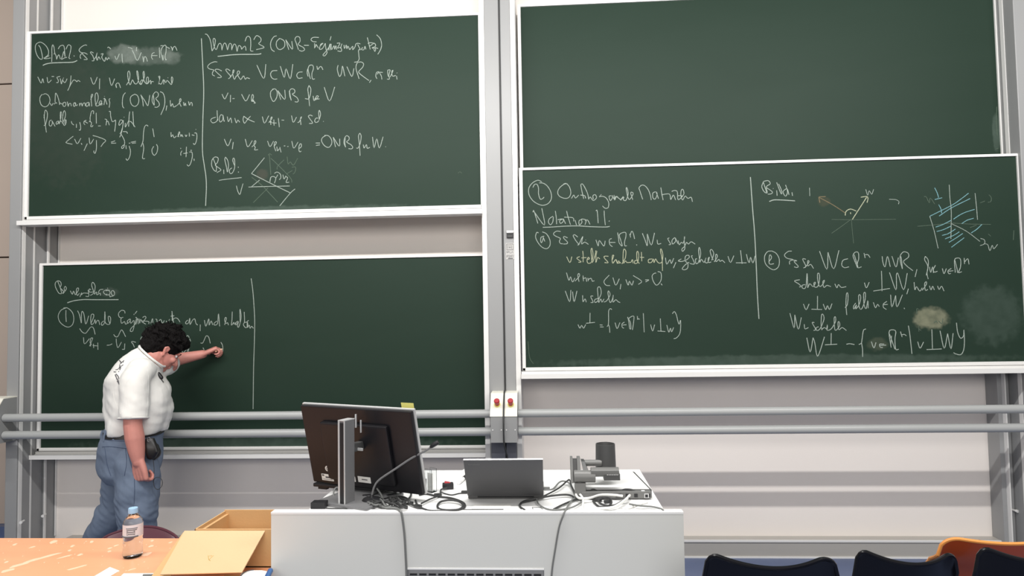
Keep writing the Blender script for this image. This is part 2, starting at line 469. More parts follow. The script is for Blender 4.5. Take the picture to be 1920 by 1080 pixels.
# ------------------------------------------------------------------ chalkboards
def chalkboard(label, x0, x1, z0, z1, y, smudges, top=True):
    t = thing('chalkboard', label, 'chalkboard', ((x0 + x1) / 2, y, z0), 'green sliding chalkboards')
    off = t.location
    obj('writing_surface', B(x0, x1, y, y + 0.03, z0, z1), board_mat('green_board', [(a - off.x, b - off.z, c, d, e, f) for a, b, c, d, e, f in smudges]), t, False)
    bm = bmesh.new(); fw = 0.022
    box(bm, x0 - fw, x0, y - 0.012, y + 0.035, z0 - fw, z1 + 0.012, 0.004)
    box(bm, x1, x1 + fw * .4, y - 0.012, y + 0.035, z0 - fw, z1 + 0.012, 0.003)
    box(bm, x0 - fw, x1 + fw * .4, y - 0.012, y + 0.035, z0 - fw, z0, 0.004)
    box(bm, x0 - fw, x1 + fw * .4, y - 0.010, y + 0.035, z1, z1 + (0.016 if top else 0.006), 0.003)
    obj('frame', bm, M['alu'], t)
    bm = bmesh.new()
    prof = [(-0.012, -fw - .002), (-0.012, -fw - .016), (-0.055, -fw - .030), (-0.060, -fw - .024), (-0.060, -fw - .014), (-0.064, -fw - .014), (-0.064, -fw - .042), (0.03, -fw - .042), (0.03, -fw - .002)]
    rings(bm, [[Vector((x, y + a, z0 + b)) for a, b in prof] for x in (x0 - fw - .006, x1 + fw * .4 + .002)])
    obj('chalk_tray', bm, M['alu'], t, False)
    return t
CW = (0.40, 0.44, 0.40, 1); CB = (0.30, 0.30, 0.20, 1); CG = (0.11, 0.15, 0.125, 1)
def sm(px, py, rpx, rpy, s, c, Y): 
    p = at(px, py, Y); return (p.x, p.z, rpx * Y / FPX, rpy * Y / FPX, s, c)
YF, YR = 3.98, 4.10
board_a = chalkboard('upper left green chalkboard with definition and lemma in white chalk', -3.365, -0.399, 2.249, 3.462, YF,
    [sm(235, 102, 40, 22, 0.26, CW, YF), sm(285, 105, 62, 20, 0.13, CW, YF), sm(320, 108, 22, 16, 0.10, CW, YF), sm(492, 327, 14, 12, 0.30, (0.10, 0.075, 0.06, 1), YF), sm(440, 398, 420, 12, 0.35, CG, YF), sm(120, 220, 110, 160, 0.18, (0.06, 0.062, 0.052, 1), YF)])
board_c = chalkboard('lower left green chalkboard that the man is writing on', -3.358, -0.400, 0.730, 1.937, YR,
    [sm(500, 832, 400, 14, 0.35, CG, YR), sm(205, 548, 22, 10, 0.06, CW, YR)])
board_b = chalkboard('empty upper right green chalkboard without any writing', -0.132, 2.838, 2.36, 3.562, YR,
    [sm(1868, 250, 8, 40, 0.4, CG, YR)])
board_d = chalkboard('lower right green chalkboard filled with chalk notes and two sketches', -0.134, 2.842, 1.228, 2.458, YF,
    [sm(1745, 597, 34, 22, 0.6, CB, YF), sm(1645, 645, 20, 14, 0.12, CB, YF), sm(1545, 378, 14, 10, 0.2, (0.12, 0.09, 0.045, 1), YF), sm(1450, 676, 460, 12, 0.3, CG, YF), sm(1860, 590, 60, 60, 0.22, CG, YF)])

# ------------------------------------------------------------------ rails and lift consoles in front of the boards
YT = 3.85; RT = 0.0250
def rail(label, a, b):
    bm = bmesh.new()
    tube(bm, [a, a.lerp(b, .5), b], RT, 20)
    tag(obj('guard_rail', bm, M['tube']), label, 'rail', 'grey tube rails in front of the chalkboards')
zl0, zl1 = 0.966, 0.859
for z, side in ((zl0, 'upper'), (zl1, 'lower')):
    rail(side + ' grey tube rail running behind the man and the monitor', Vector((-3.39, YT, z)), Vector((-0.344, YT, z)))
    rail(side + ' grey tube rail running to the right of the red buttons', Vector((-0.182, YT, z)), Vector((3.4, YT, z)))
def console(label, x0, x1, button=True):
    t = thing('lift_console', label, 'control box', ((x0 + x1) / 2, 3.85, 0.81), 'wedge shaped lift consoles')
    yb, yf = 3.948, 3.752
    bm = bmesh.new()
    prof = [(yb, 0.812), (yf, 0.812), (yf, 0.962), (yf + .09, 1.083), (yb, 1.083)]
    rings(bm, [[Vector((x, a, b)) for a, b in prof] for x in (x0, x1)])
    obj('housing', bm, M['steel'], t, False)
    bm = bmesh.new()
    q = [(yf - .004, .964), (yf + .086, 1.086), (yf + .10, 1.090), (yb, 1.090), (yb, 1.0835), (yf + .09, 1.0835), (yf + .0005, .9625)]
    rings(bm, [[Vector((x, a, b)) for a, b in q] for x in (x0 - .003, x1 + .001)])
    pl = obj('cover_plate', bm, M['cream'], t, False)
    if button:
        c = Vector(((x0 + x1) / 2, yf + .044, 1.026)); ax = Vector((0, -.121, .09)).normalized()
        bm = bmesh.new(); lathe(bm, c, [(0.019, 0), (0.019, .006), (0.0165, .007)], 24, ax); obj('button_collar', bm, M['yellow'], t)
        bm = bmesh.new(); lathe(bm, c + ax * .005, [(0.014, 0), (0.014, .028), (0.0165, .03), (0.0165, .042), (0.013, .046)], 24, ax); obj('stop_button', bm, M['red'], t, label='red stop button')
    for x in (x0 + .012, x1 - .012):
        bm = bmesh.new(); lathe(bm, (x, yf + .001, .885), [(0.004, 0), (0.004, .003), (.002, .004)], 10, Vector((0, -1, 0)))
        obj('screw', bm, M['alu'], t)
    return t
console('left one of the two white topped consoles with red buttons at the centre columns', -0.339, -0.2645)
console('right one of the two white topped consoles with red buttons at the centre columns', -0.2595, -0.184)
console('white topped grey console on the far left column, without a visible button', -3.56, -3.394, False)
# lower recess of the columns behind the desk
# the black cable hanging down the gap of the centre columns
bm = bmesh.new()
tube(bm, cr([(-0.2635, 3.946, 4.4), (-0.2635, 3.946, 1.14), (-0.262, 3.93, 1.096), (-0.262, 3.845, 1.09), (-0.262, 3.745, .965), (-0.262, 3.744, .82), (-0.256, 3.78, .76), (-0.247, 3.82, .70), (-0.247, 3.84, .5), (-0.249, 3.9, .2), (-0.25, 3.92, .0)], 6), 0.0052, 8)
tag(obj('black_cable', bm, M['cable']), 'thin black cable hanging down the gap between the two centre columns', 'cable')

# ------------------------------------------------------------------ the lecturer's desk
ZT = 0.895
desk = thing('lectern_desk', 'white and grey lecture desk carrying the monitor, laptop and document camera', 'desk', (-0.25, 2.42, 0))
bm = bmesh.new()
XL, XR = -0.945, 0.434
gx0, gx1, gz = at(762, 1066, 2.15).x, at(1020, 1066, 2.15).x, at(900, 1066, 2.15).z
box(bm, XL, gx0, 2.15, 2.18, 0.06, ZT + .002, 0.0015); box(bm, gx1, XR, 2.15, 2.18, 0.06, ZT + .002, 0.0015)
box(bm, gx0 - .001, gx1 + .001, 2.15, 2.18, gz, ZT + .002, 0.0015); box(bm, gx0 - .001, gx1 + .001, 2.15, 2.18, 0.06, 0.30)
obj('front_panel', bm, M['panel'], desk)
obj('edge_band', B(XL - .0005, XR + .0005, 2.1495, 2.1815, ZT - .004, ZT + .004, 0.001), M['white'], desk)
obj('desktop', B(-0.832, 0.378, 2.182, 2.748, ZT - .026, ZT, 0.002), M['white'], desk)
obj('cabinet', B(-0.795, 0.34, 2.182, 2.70, 0.06, ZT - .027, 0.002), M['panel'], desk)
bm = bmesh.new()
box(bm, gx0, gx1, 2.158, 2.168, 0.30, gz)
g = obj('vent_grille', bm, M['steel'], desk, False)
bm = bmesh.new()
n = 14; wx = (gx1 - gx0)
for i in range(n):
    x = gx0 + .006 + (wx - .012) * (i + .12) / n
    for r in range(8):
        box(bm, x, x + wx / n * .74, 2.1565, 2.159, gz - .026 - r * .028, gz - .020 - r * .028)
obj('vent_slot', bm, M['black'], g, False)
bm = bmesh.new()
box(bm, gx0, gx1, 2.1485, 2.16, gz - .004, gz + .001)
obj('grille_rim', bm, M['white'], desk, False)
for x in (-0.74, 0.28):
    for y in (2.25, 2.64):
        bm = bmesh.new(); lathe(bm, (x - .012, y, .03), [(.012, -.0), (.03, .002), (.03, .022), (.012, .024)], 20, Vector((1, 0, 0)))
        box(bm, x - .02, x + .02, y - .02, y + .02, .05, .065)
        obj('caster', bm, M['black'], desk)

# ------------------------------------------------------------------ monitor seen from behind
mc = Vector((-0.692, 2.3494, 1.0740)); al, ti, ro = math.radians(22.6), math.radians(13.0), math.radians(-0.5)
W, H = 0.512, 0.319
u = Vector((math.cos(al), -math.sin(al), 0)); nb = Vector((-math.sin(al), -math.cos(al), 0))
v = Vector((0, 0, 1)) * math.cos(ti) + nb * math.sin(ti); nn = u.cross(v)
nn = -nn if nn.dot(nb) < 0 else nn
MM = Matrix(((u.x, nn.x, v.x, mc.x), (u.y, nn.y, v.y, mc.y), (u.z, nn.z, v.z, mc.z), (0, 0, 0, 1)))  # local x right, y towards the viewer, z up
mon = thing('monitor', 'black computer monitor seen from behind, tilted on a grey stand on the desk', 'monitor', (-0.70, 2.36, ZT))
bm = bmesh.new(); box(bm, -W / 2 + .003, W / 2 - .003, -0.006, 0.012, -H / 2 + .003, H / 2 - .004, 0.006, MM)
box(bm, -0.16, 0.15, 0.010, 0.028, -0.13, 0.10, 0.012, MM)
obj('back_shell', bm, M['monitor'], mon)
bm = bmesh.new(); box(bm, -W / 2, W / 2, -0.015, -0.003, -H / 2, H / 2, 0.003, MM)
bz = obj('bezel', bm, M['silver'], mon)
obj('screen', B(-W / 2 + .012, W / 2 - .012, -0.0165, -0.014, -H / 2 + .014, H / 2 - .012, 0, MM), M['black'], bz, False)
def onback(uu, vv, d=.0135): return MM @ Vector((uu, d, vv))
# round seal, white stickers on the back
bm = bmesh.new(); lathe(bm, onback(-0.170, -0.094, .0115), [(.011, 0), (.011, .001)], 24, nn); sl = obj('round_sticker', bm, M['paper'], mon, label='round white seal sticker')
bm = bmesh.new(); tube(bm, [onback(-0.170 + .0055 * math.cos(a), -0.094 + .0055 * math.sin(a), .0127) for a in [i * PI / 8 for i in range(13)]], .0009, 5); obj('sticker_print', bm, M['ink'], sl)
def sticker(u0, u1, v0, v1, marks, d=.0125):
    s = obj('label_sticker', B(u0, u1, d, d + .001, v0, v1, 0, MM), M['paper'], mon, False)
    bm = bmesh.new()
    for (a, b, c, e) in marks: box(bm, u0 + (u1 - u0) * a, u0 + (u1 - u0) * b, d + .0009, d + .0014, v0 + (v1 - v0) * c, v0 + (v1 - v0) * e, 0, MM)
    obj('sticker_print', bm, M['ink'], s, False)
sticker(-0.204, -0.147, -0.143, -0.117, [(.06, .24, .7, .92), (.34, .92, .42, .66), (.10, .9, .16, .22)])
sticker(-0.014, 0.044, -0.124, -0.101, [(.3, .75, .45, .6)], .0278)
sticker(-0.075, -0.066, -0.125, -0.088, [(.2, .5, .1, .8)], .0278)
sticker(-0.058, -0.026, -0.125, -0.105, [(.2, .7, .2, .35)], .0278)
# stand: slotted column with silver edges, foot, arm, hook
cc = Vector((-0.712, 2.236, 0))
SM = Matrix(((u.x, nb.x, 0, cc.x), (u.y, nb.y, 0, cc.y), (0, 0, 1, 0), (0, 0, 0, 1)))  # local x right, y towards viewer
zt = at(645, 788, cc.y).z
st = obj('stand_column', B(-.0145, .0145, -.027, .024, ZT + .012, zt, 0.002, SM), M['stand'], mon)
bm = bmesh.new(); box(bm, -.0150, -.0075, .0235, .0265, ZT + .012, zt + .002, 0.0008, SM); box(bm, .0105, .0150, .0235, .0265, ZT + .012, zt + .002, 0.0008, SM)
box(bm, -.0150, .0150, -.027, .0265, zt, zt + .004, 0.001, SM)
obj('edge_strip', bm, M['silver'], st)
obj('column_slot', B(-.0075, .0105, .0238, .0252, ZT + .014, zt - .006, 0, SM), M['black'], st, False)
obj('stand_base', B(-.115, .115, -.18, .035, ZT + .0005, ZT + .013, 0.004, SM), M['stand'], mon)
bm = bmesh.new(); box(bm, -.012, .012, -.118, -.026, 1.075, 1.105, 0.003, SM); box(bm, -.03, .03, -.122, -.10, 1.03, 1.15, 0.003, SM)
obj('stand_arm', bm, M['darkgrey'], mon)
bm = bmesh.new(); box(bm, .012, .034, -.05, -.045, 1.078, 1.088, 0.001, SM)
obj('cable_clip', bm, M['silver'], st)
obj('cable_clip', B(.016, .020, -.033, -.027, zt - .03, zt + .018, 0.001, SM), M['silver'], st)
obj('cable_clip', B(.024, .028, -.05, -.045, zt - .05, zt - .005, .001, SM), M['silver'], st)
# sticky note on the top edge of the monitor
q0 = MM @ Vector((0.190, -0.0225, H / 2 + .001)); q1 = MM @ Vector((0.243, -0.0225, H / 2 + .001))
bm = bmesh.new(); box(bm, 0.190, 0.243, -0.0245, -0.0240, H / 2 - .03, H / 2 + .014, 0, MM)
bm.faces.ensure_lookup_table()
tag(obj('sticky_note', bm, M['yellow'], None, False), 'yellow sticky note standing on the top edge of the monitor', 'sticky note')

# keyboard tray / tablet beneath the monitor
def slab(pxs, z, h, m, name, parent=None):
    """flat slab whose top outline is given by photograph pixels at height z"""
    P = [atz(a, b, z) for a, b in pxs]
    bm = bmesh.new()
    rings(bm, [[p - Vector((0, 0, h)) for p in P], P]); return obj(name, bm, m, parent, False)
kb = thing('signature_tablet', 'flat black input tablet lying under the left side of the monitor', 'tablet', (-0.75, 2.48, ZT))
KM = Matrix.Translation((-0.742, 2.470, ZT)) @ Matrix.Rotation(math.radians(-18), 4, 'Z')
obj('body', B(-.16, .16, -.065, .075, .008, .022, .004, KM), M['black'], kb)
obj('face', B(-.15, .15, -.055, .065, .0215, .0232, .001, KM), M['darkgrey'], kb)
for sx_ in (-.12, .12):
    obj('foot', B(sx_ - .02, sx_ + .02, -.06, -.045, 0, .009, .001, KM), M['black'], kb)
t = atz(600, 953, ZT)
tag(obj('power_adapter', B(-0.826, -0.776, 2.196, 2.232, ZT + .0005, ZT + .022, .002), M['black']), 'small black box at the left front corner of the desk', 'adapter')

# gooseneck microphone
mic = thing('gooseneck_microphone', 'thin gooseneck microphone arching up to the right in front of the monitor', 'microphone', (-0.60, 2.26, ZT))
gp = [at(x, y, Y) for x, y, Y in ((697, 930, 2.262), (702, 912, 2.262), (712, 899, 2.262), (740, 880, 2.255), (770, 860, 2.25), (800, 844, 2.245), (808, 838, 2.245))]
bm = bmesh.new(); tube(bm, cr(gp, 6), 0.0036, 10); obj('gooseneck', bm, M['stand'], mic)
hp = [at(x, y, Y) for x, y, Y in ((807, 839, 2.245), (813, 834, 2.245), (822, 829, 2.245))]
bm = bmesh.new(); tube(bm, cr(hp, 4), [.0045, .006, .0075, .008, .0085, .0085, .0085, .0082, .007], 12); obj('capsule', bm, M['black'], mic)
bm = bmesh.new(); lathe(bm, gp[0] * 1 + Vector((0, 0, ZT - gp[0].z + .0005)), [(.035, 0), (.035, .012), (.03, .018), (.008, .022), (.006, gp[0].z - ZT + .004)], 24); obj('base', bm, M['black'], mic)

# ------------------------------------------------------------------ laptop
lw = 0.272
lap = thing('laptop', 'open dark grey laptop with its lid back towards the camera, centre of the desk', 'laptop', (-0.16, 2.36, ZT))
lc = Vector((-0.1590, 2.2590 - .003, 0.9827)); a_, t_ = math.radians(-0.4), math.radians(35.7)
u = Vector((math.cos(a_), -math.sin(a_), 0)); nb2 = Vector((-math.sin(a_), -math.cos(a_), 0))
v = Vector((0, 0, 1)) * math.cos(t_) + nb2 * math.sin(t_); nn2 = u.cross(v); nn2 = -nn2 if nn2.dot(nb2) < 0 else nn2
LM = Matrix(((u.x, nn2.x, v.x, lc.x), (u.y, nn2.y, v.y, lc.y), (u.z, nn2.z, v.z, lc.z), (0, 0, 0, 1)))
lh = 0.1813
lid = obj('lid', B(-lw / 2, lw / 2, -.007, 0, -lh / 2, lh / 2, .002, LM), M['lid'], lap)
obj('lid_rim', B(-lw / 2 - .0004, lw / 2 + .0004, -.0078, -.002, lh / 2 - .001, lh / 2 + .0016, .0005, LM), M['silver'], lid)
obj('screen', B(-lw / 2 + .008, lw / 2 - .008, -.0085, -.0068, -lh / 2 + .012, lh / 2 - .008, 0, LM), M['black'], lid, False)
bm = bmesh.new()
for i, wd in enumerate((.006, .004, .002, .004, .004, .004, .005, .005)):
    x = -lw / 2 + .016 + i * .0052
    box(bm, x, x + .0011, -.0002, .0003, lh / 2 - .022, lh / 2 - .016, 0, LM @ Matrix.Rotation(0, 4, 'Y'))
    if i % 2 == 0: box(bm, x, x + .0035, -.0002, .0003, lh / 2 - .0165, lh / 2 - .0155, 0, LM)
    if i % 3 == 0: box(bm, x, x + .0035, -.0002, .0003, lh / 2 - .022, lh / 2 - .021, 0, LM)
    if i % 2: box(bm, x, x + .0035, -.0002, .0003, lh / 2 - .0195, lh / 2 - .0185, 0, LM)
obj('lid_lettering', bm, M['midgrey'], lid, False)
by = (LM @ Vector((0, 0, -lh / 2))).y
bzz = (LM @ Vector((0, 0, -lh / 2))).z
obj('base', B(-.159 - lw / 2 + .001, -.159 + lw / 2 - .001, by + .004, by + .19, ZT + .002, ZT + .016, .003), M['darkgrey'], lap)
bm = bmesh.new()
lathe(bm, (-.159 - .1, by + .004, ZT + .012), [(.0055, 0), (.0055, .2)], 12, Vector((1, 0, 0)))
obj('hinge', bm, M['black'], lap)
bm = bmesh.new()
for i in range(12):
    for j in range(4):
        x = -.159 - .118 + i * .0198; y = by + .05 + j * .02
        box(bm, x, x + .017, y, y + .017, ZT + .0155, ZT + .018, .001)
obj('keyboard', bm, M['black'], lap)
obj('rubber_foot', B(-.159 - .11, -.159 + .11, by + .02, by + .03, ZT, ZT + .003), M['black'], lap)

# ------------------------------------------------------------------ document camera on its white plate
vz = thing('document_camera', 'dark grey document camera folded over a white plate at the right of the desk', 'document camera', (0.22, 2.5, ZT))
zp = ZT + .030
P = [atz(*q, zp) for q in ((1100, 918), (1222, 918), (1189, 884), (1098, 884))]
x0 = P[0].x; x1 = P[1].x; y0 = P[0].y; y1 = P[2].y
x1b = P[2].x
pl_out = [Vector((x0 - .03, y0, 0)), Vector((x1, y0, 0)), Vector((x1b + .0, y1, 0)), Vector((x0 - .03, y1, 0))]
def prism(poly, z0, z1, m, name, parent, sm=False):
    bm = bmesh.new(); rings(bm, [[Vector((p.x, p.y, z0)) for p in poly], [Vector((p.x, p.y, z1)) for p in poly]]); return obj(name, bm, m, parent, sm)
def inset(poly, d):
    c = sum(poly, Vector()) / len(poly); return [Vector((p.x - math.copysign(d, p.x - c.x), p.y - math.copysign(d, p.y - c.y), 0)) for p in poly]
prism(pl_out, ZT + .003, zp - .001, M['darkgrey'], 'stage_body', vz)
prism(inset(pl_out, .007), zp - .0015, zp + .0005, M['white'], 'stage_plate', vz)
obj('rear_strip', B(x0 - .02, x1 - .004, y0 - .022, y0 + .004, ZT + .004, zp - .002, .003), M['midgrey'], vz)
for i, (a, b) in enumerate(((.10, .018), (.135, .012), (.165, .012), (.205, .016))):
    obj('port', B(x0 + a, x0 + a + b, y0 - .0235, y0 - .02, ZT + .009, ZT + .021), M['black'], vz, False)
bm = bmesh.new()
px_ = atz(1212, 932, ZT + .014)
box(bm, x1 - .030, x1 - .014, y0 - .0245, y0 - .0225, ZT + .007, ZT + .022); obj('network_port', bm, M['silver'], vz, False)
obj('port_hole', B(x1 - .027, x1 - .017, y0 - .0255, y0 - .024, ZT + .009, ZT + .019), M['black'], vz, False)
obj('status_sticker', B(x1 - .038, x1 - .026, y0 - .015, y0 - .004, zp - .0025, zp - .0015), M['white'], vz, False)
for a in ((x0 - .02, y0 + .01), (x1 - .02, y0 + .01), (x1b - .03, y1 - .02), (x0 - .02, y1 - .02)):
    bm = bmesh.new(); lathe(bm, (a[0], a[1], ZT), [(.008, 0), (.008, .004)], 12); obj('rubber_foot', bm, M['black'], vz)
# post block, column with two plates, arms, camera head
YA = 2.30
def pbox(px0, py0, px1, py1, Y, d, bev=.003):
    a = at(px0, py0, Y); b = at(px1, py1, Y)
    return B(min(a.x, b.x), max(a.x, b.x), Y, Y + d, min(a.z, b.z), max(a.z, b.z), bev)
yb_ = y0 - .02
pb = pbox(1078, 906, 1099, 931, yb_, .05, .003); obj('post_block', pb, M['midgrey'], vz)
obj('post_neck', pbox(1082, 900, 1096, 907, yb_ + .008, .03, .002), M['black'], vz)
def armcyl(px0, px1, pyc, Y, r, m, name, cut=None):
    a = at(px0, pyc, Y); b = at(px1, pyc, Y)
    bm = bmesh.new(); tube(bm, [a, a.lerp(b, .03), a.lerp(b, .5), a.lerp(b, .97), b], [r * .93, r, r, r, r * .95], 24)
    return obj(name, bm, m, vz)
YL = yb_ + .018
armcyl(1076, 1116, 893, YL, .0215, M['midgrey'], 'joint_barrel')
a_ = at(1104, 878, YL); b_ = at(1162, 893, YL)
bm = bmesh.new()
prof = [(-.018, .0), (-.018, .014), (-.008, .021), (.008, .021), (.018, .014), (.018, -.002), (.012, -.008), (-.012, -.008)]
yc = YL; zc_ = at(1120, 888, YL).z
rings(bm, [[Vector((x, yc + p, zc_ + q)) for p, q in prof] for x in (at(1108, 890, YL).x, at(1160, 890, YL).x)])
obj('lower_arm', bm, M['midgrey'], vz)
h_ = pbox(1132, 889, 1163, 901, YL - .018, .034, .002); lh_ = obj('lamp_head', h_, M['darkgrey'], vz)
a2 = at(1136, 891, YL - .018); bm = bmesh.new()
for i in range(7):
    p = at(1138 + i * 3.2, 890.2, YL - .018); box(bm, p.x, p.x + .0035, YL - .0192, YL - .018, p.z - .0016, p.z + .0012)
obj('lamp_lettering', bm, M['silver'], lh_, False)
# column made of two side plates leaning back
bm = bmesh.new()
for pa, pb2 in ((1069.5, 1074), (1082, 1088)):
    x_a = at(pa, 880, YL + .03).x; x_b = at(pb2, 880, YL + .03).x
    z_t = at(1075, 857, YL + .04).z; z_b = at(1075, 902, YL + .02).z
    rings(bm, [[Vector((x_a, YL - .012, z_b)), Vector((x_b, YL - .012, z_b)), Vector((x_b, YL + .045, z_b)), Vector((x_a, YL + .045, z_b))],
               [Vector((x_a, YL + .02, z_t)), Vector((x_b, YL + .02, z_t)), Vector((x_b, YL + .06, z_t)), Vector((x_a, YL + .06, z_t))]])
obj('column_plate', bm, M['midgrey'], vz, False)
x_a = at(1072, 880, YL + .03).x; x_b = at(1084, 880, YL + .03).x
z_t = at(1075, 861, YL + .04).z
bm = bmesh.new()
rings(bm, [[Vector((x_a, YL - .004, z_b)), Vector((x_b, YL - .004, z_b)), Vector((x_b, YL + .04, z_b)), Vector((x_a, YL + .04, z_b))],
           [Vector((x_a, YL + .028, z_t)), Vector((x_b, YL + .028, z_t)), Vector((x_b, YL + .055, z_t)), Vector((x_a, YL + .055, z_t))]])
obj('column_core', bm, M['darkgrey'], vz, False)
bm = bmesh.new()
x_a = at(1090, 880, YL + .05).x; x_b = at(1101, 880, YL + .05).x
zt2 = at(1092, 862, YL + .07).z; zb2 = at(1092, 884, YL + .03).z
rings(bm, [[Vector((x_a + .006, YL + .0, zb2)), Vector((x_b + .004, YL + .0, zb2)), Vector((x_b + .004, YL + .05, zb2)), Vector((x_a + .006, YL + .05, zb2))],
           [Vector((x_a, YL + .045, zt2)), Vector((x_b - .010, YL + .045, zt2)), Vector((x_b - .010, YL + .085, zt2)), Vector((x_a, YL + .085, zt2))]])
obj('hinge_plate', bm, M['darkgrey'], vz, False)
YH = YL + .085
armcyl(1096, 1128, 868, YL + .06, .0115, M['midgrey'], 'upper_arm')
hc = at(1136, 880, YH); ht = at(1136, 836, YH)
bm = bmesh.new()
r0 = (at(1155.5, 870, YH).x - at(1117, 870, YH).x) / 2; r1 = r0 * .94
lathe(bm, (hc.x, hc.y, hc.z), [(r0 * .97, -.006), (r0, 0), (r1, ht.z - hc.z + .008), (r1 - .003, ht.z - hc.z + .008), (r1 - .006, ht.z - hc.z - .03)], 32)
hd = obj('camera_head', bm, M['darkgrey'], vz)
bm = bmesh.new(); lathe(bm, (hc.x, hc.y, ht.z - .028), [(r1 - .005, 0), (r1 - .012, .004), (.008, .005)], 24); obj('lens', bm, M['black'], hd)

# ------------------------------------------------------------------ small things on the desk
# clear acrylic card holder
ac = thing('card_holder', 'clear acrylic card holder standing between monitor and laptop', 'holder', atz(808, 923, ZT))
p = atz(808, 922, ZT)
AM = Matrix.Translation((p.x, p.y, ZT)) @ Matrix.Rotation(math.radians(-35), 4, 'Z')
bm = bmesh.new(); box(bm, -.017, .017, -.014, -.012, 0, .086, 0, AM); box(bm, -.017, .017, .012, .014, 0, .086, 0, AM); box(bm, -.017, .017, -.014, .014, 0, .002, 0, AM)
obj('holder_body', bm, M['acrylic'], ac, False)
obj('card', B(-.014, .013, -.003, -.002, .003, .07, 0, AM), M['paper'], ac, False)
obj('pen_clip', B(-.012, -.008, -.0165, -.0142, .012, .05, 0, AM), M['darkgrey'], ac, False)
# black adapter with a red label
p = atz(840, 917, ZT)
ad = thing('cable_adapter', 'black display adapter with a red cap lying beside the card holder', 'adapter', (p.x, p.y, ZT))
DM = Matrix.Translation((p.x, p.y, ZT)) @ Matrix.Rotation(math.radians(12), 4, 'Z')
obj('body', B(-.021, .021, -.012, .012, 0, .024, .005, DM), M['black'], ad)
bm = bmesh.new(); rings(bm, [[DM @ Vector(q) for q in ((-.014, -.006, .0235), (.010, -.006, .0235), (.010, .006, .0235), (-.014, .006, .0235))], [DM @ Vector(q) for q in ((-.012, -.004, .030), (.004, -.004, .027), (.004, .004, .027), (-.012, .004, .030))]])
obj('cap', bm, M['red'], ad, label='red cap')
# board marker and paper beside the laptop
p = atz(864, 905, ZT)
mk = thing('board_marker', 'white board marker with dark cap leaning by the laptop', 'marker', (p.x, p.y, ZT))
a_, b_ = Vector((p.x - .004, p.y - .03, ZT + .008)), Vector((p.x + .014, p.y + .075, ZT + .008))
bm = bmesh.new(); tube(bm, [a_, a_.lerp(b_, .55)], .0075, 14); obj('barrel', bm, M['white'], mk)
bm = bmesh.new(); tube(bm, [a_.lerp(b_, .55), b_], .008, 14); obj('cap', bm, M['black'], mk)
def sheet(label, pxs, z=ZT + .0006, name='paper_sheet', m='paper', cat='paper'):
    return tag(slab(pxs, z, .0006, M[m], name), label, cat)
sheet('white sheet of paper in front of the laptop', ((890, 945), (958, 944), (958, 954), (884, 954)), ZT + .0012)
sheet('white sheet of paper at the back edge left of the laptop', ((848, 890), (872, 879), (878, 900), (852, 904)), ZT + .0012)
bm = bmesh.new(); tube(bm, [atz(846, 956, ZT + .004), atz(944, 955.5, ZT + .004)], .0022, 8)
tag(obj('pointer_stick', bm, M['cable']), 'thin dark pointer stick lying along the front edge of the desk', 'pointer')
cl = thing('paper_clip_holder', 'tiny rectangular wire clip near the front edge right of the laptop', 'clip', atz(1008, 953, ZT))
bm = bmesh.new(); tube(bm, [atz(*q, ZT + .002) for q in ((998, 951), (1014, 951), (1018, 956), (1000, 956))], .0013, 6, True); obj('wire', bm, M['cable_grey'], cl)

# cables: polylines given on the desktop, lifted slightly where they cross
def cable(label, pts, r=.0034, m='cable', over=(), plugs=()):
    """pts: pixel x, pixel y, height above the desktop"""
    P = [atz(a, b, ZT + r + h) for a, b, h in pts] + [Vector(q) for q in over]
    t = thing('cable', label, 'cable', (P[0].x, P[0].y, ZT), 'loose cables on the lecture desk')
    bm = bmesh.new(); tube(bm, cr(P, 6), r, 8); obj('cord', bm, M[m], t)
    for (a, b, ang) in plugs:
        p = atz(a, b, ZT + .001); PM = Matrix.Translation((p.x, p.y, ZT + .0005)) @ Matrix.Rotation(math.radians(ang), 4, 'Z')
        obj('plug', B(-.014, .014, -.006, .006, 0, .010, .002, PM), M[m], t)
    return t
def hang(px, pts):  # points in front of the panel
    return [at(a, b, 2.1455) for a, b in pts]
cable('long black cable hanging over the desk front under the monitor', [(700, 942, .004), (720, 951, .006), (742, 952.5, .006), (750, 958, .004)], .0036, 'cable_grey', hang(0, ((753.5, 966), (758, 1000), (760.5, 1040), (762, 1075), (762, 1110))))
cable('long grey cable hanging over the desk front left of the document camera', [(1085, 931, .004), (1072, 938, .006), (1064, 950, .006), (1060, 957, .004)], .0030, 'cable_grey', hang(0, ((1056, 966), (1048, 990), (1041, 1030), (1035, 1070), (1033, 1110))))
cable('black cable looping from the adapter in a ring left of the laptop', [(786, 928, 0), (800, 926, 0), (822, 931, 0), (846, 934, 0), (866, 941, 0), (872, 948, 0), (866, 954, 0), (845, 956.5, 0), (826, 955, 0), (820, 949, 0), (826, 941, .004), (842, 937.5, .007), (860, 940, .007), (868, 948, .005), (860, 955, .005), (830, 957.5, 0), (802, 957, 0), (784, 948, 0), (779, 938, 0)], .0036)
cable('black cable running from the adapter down to a plug', [(838, 915, .008), (827, 918, .004), (826, 926, .004), (822, 930, .004), (806, 936, .006), (790, 944, .006)], .0030, 'cable', (), ((821, 930, 15),))
cable('thin black cable from the left side of the laptop', [(876, 924.5, 0), (862, 925, 0), (848, 928, 0), (836, 926, 0), (826, 922, .006)], .0024, 'cable', (), ((872, 925, 3),))
cable('grey cable plugged into the right side of the laptop', [(1020, 918, 0), (1036, 917, 0), (1048, 905, .01), (1056, 902, .012), (1066, 905, .01), (1072, 915, .006), (1078, 928, .002), (1084, 936, 0)], .0030, 'cable_grey', (), ((1024, 918, 0),))
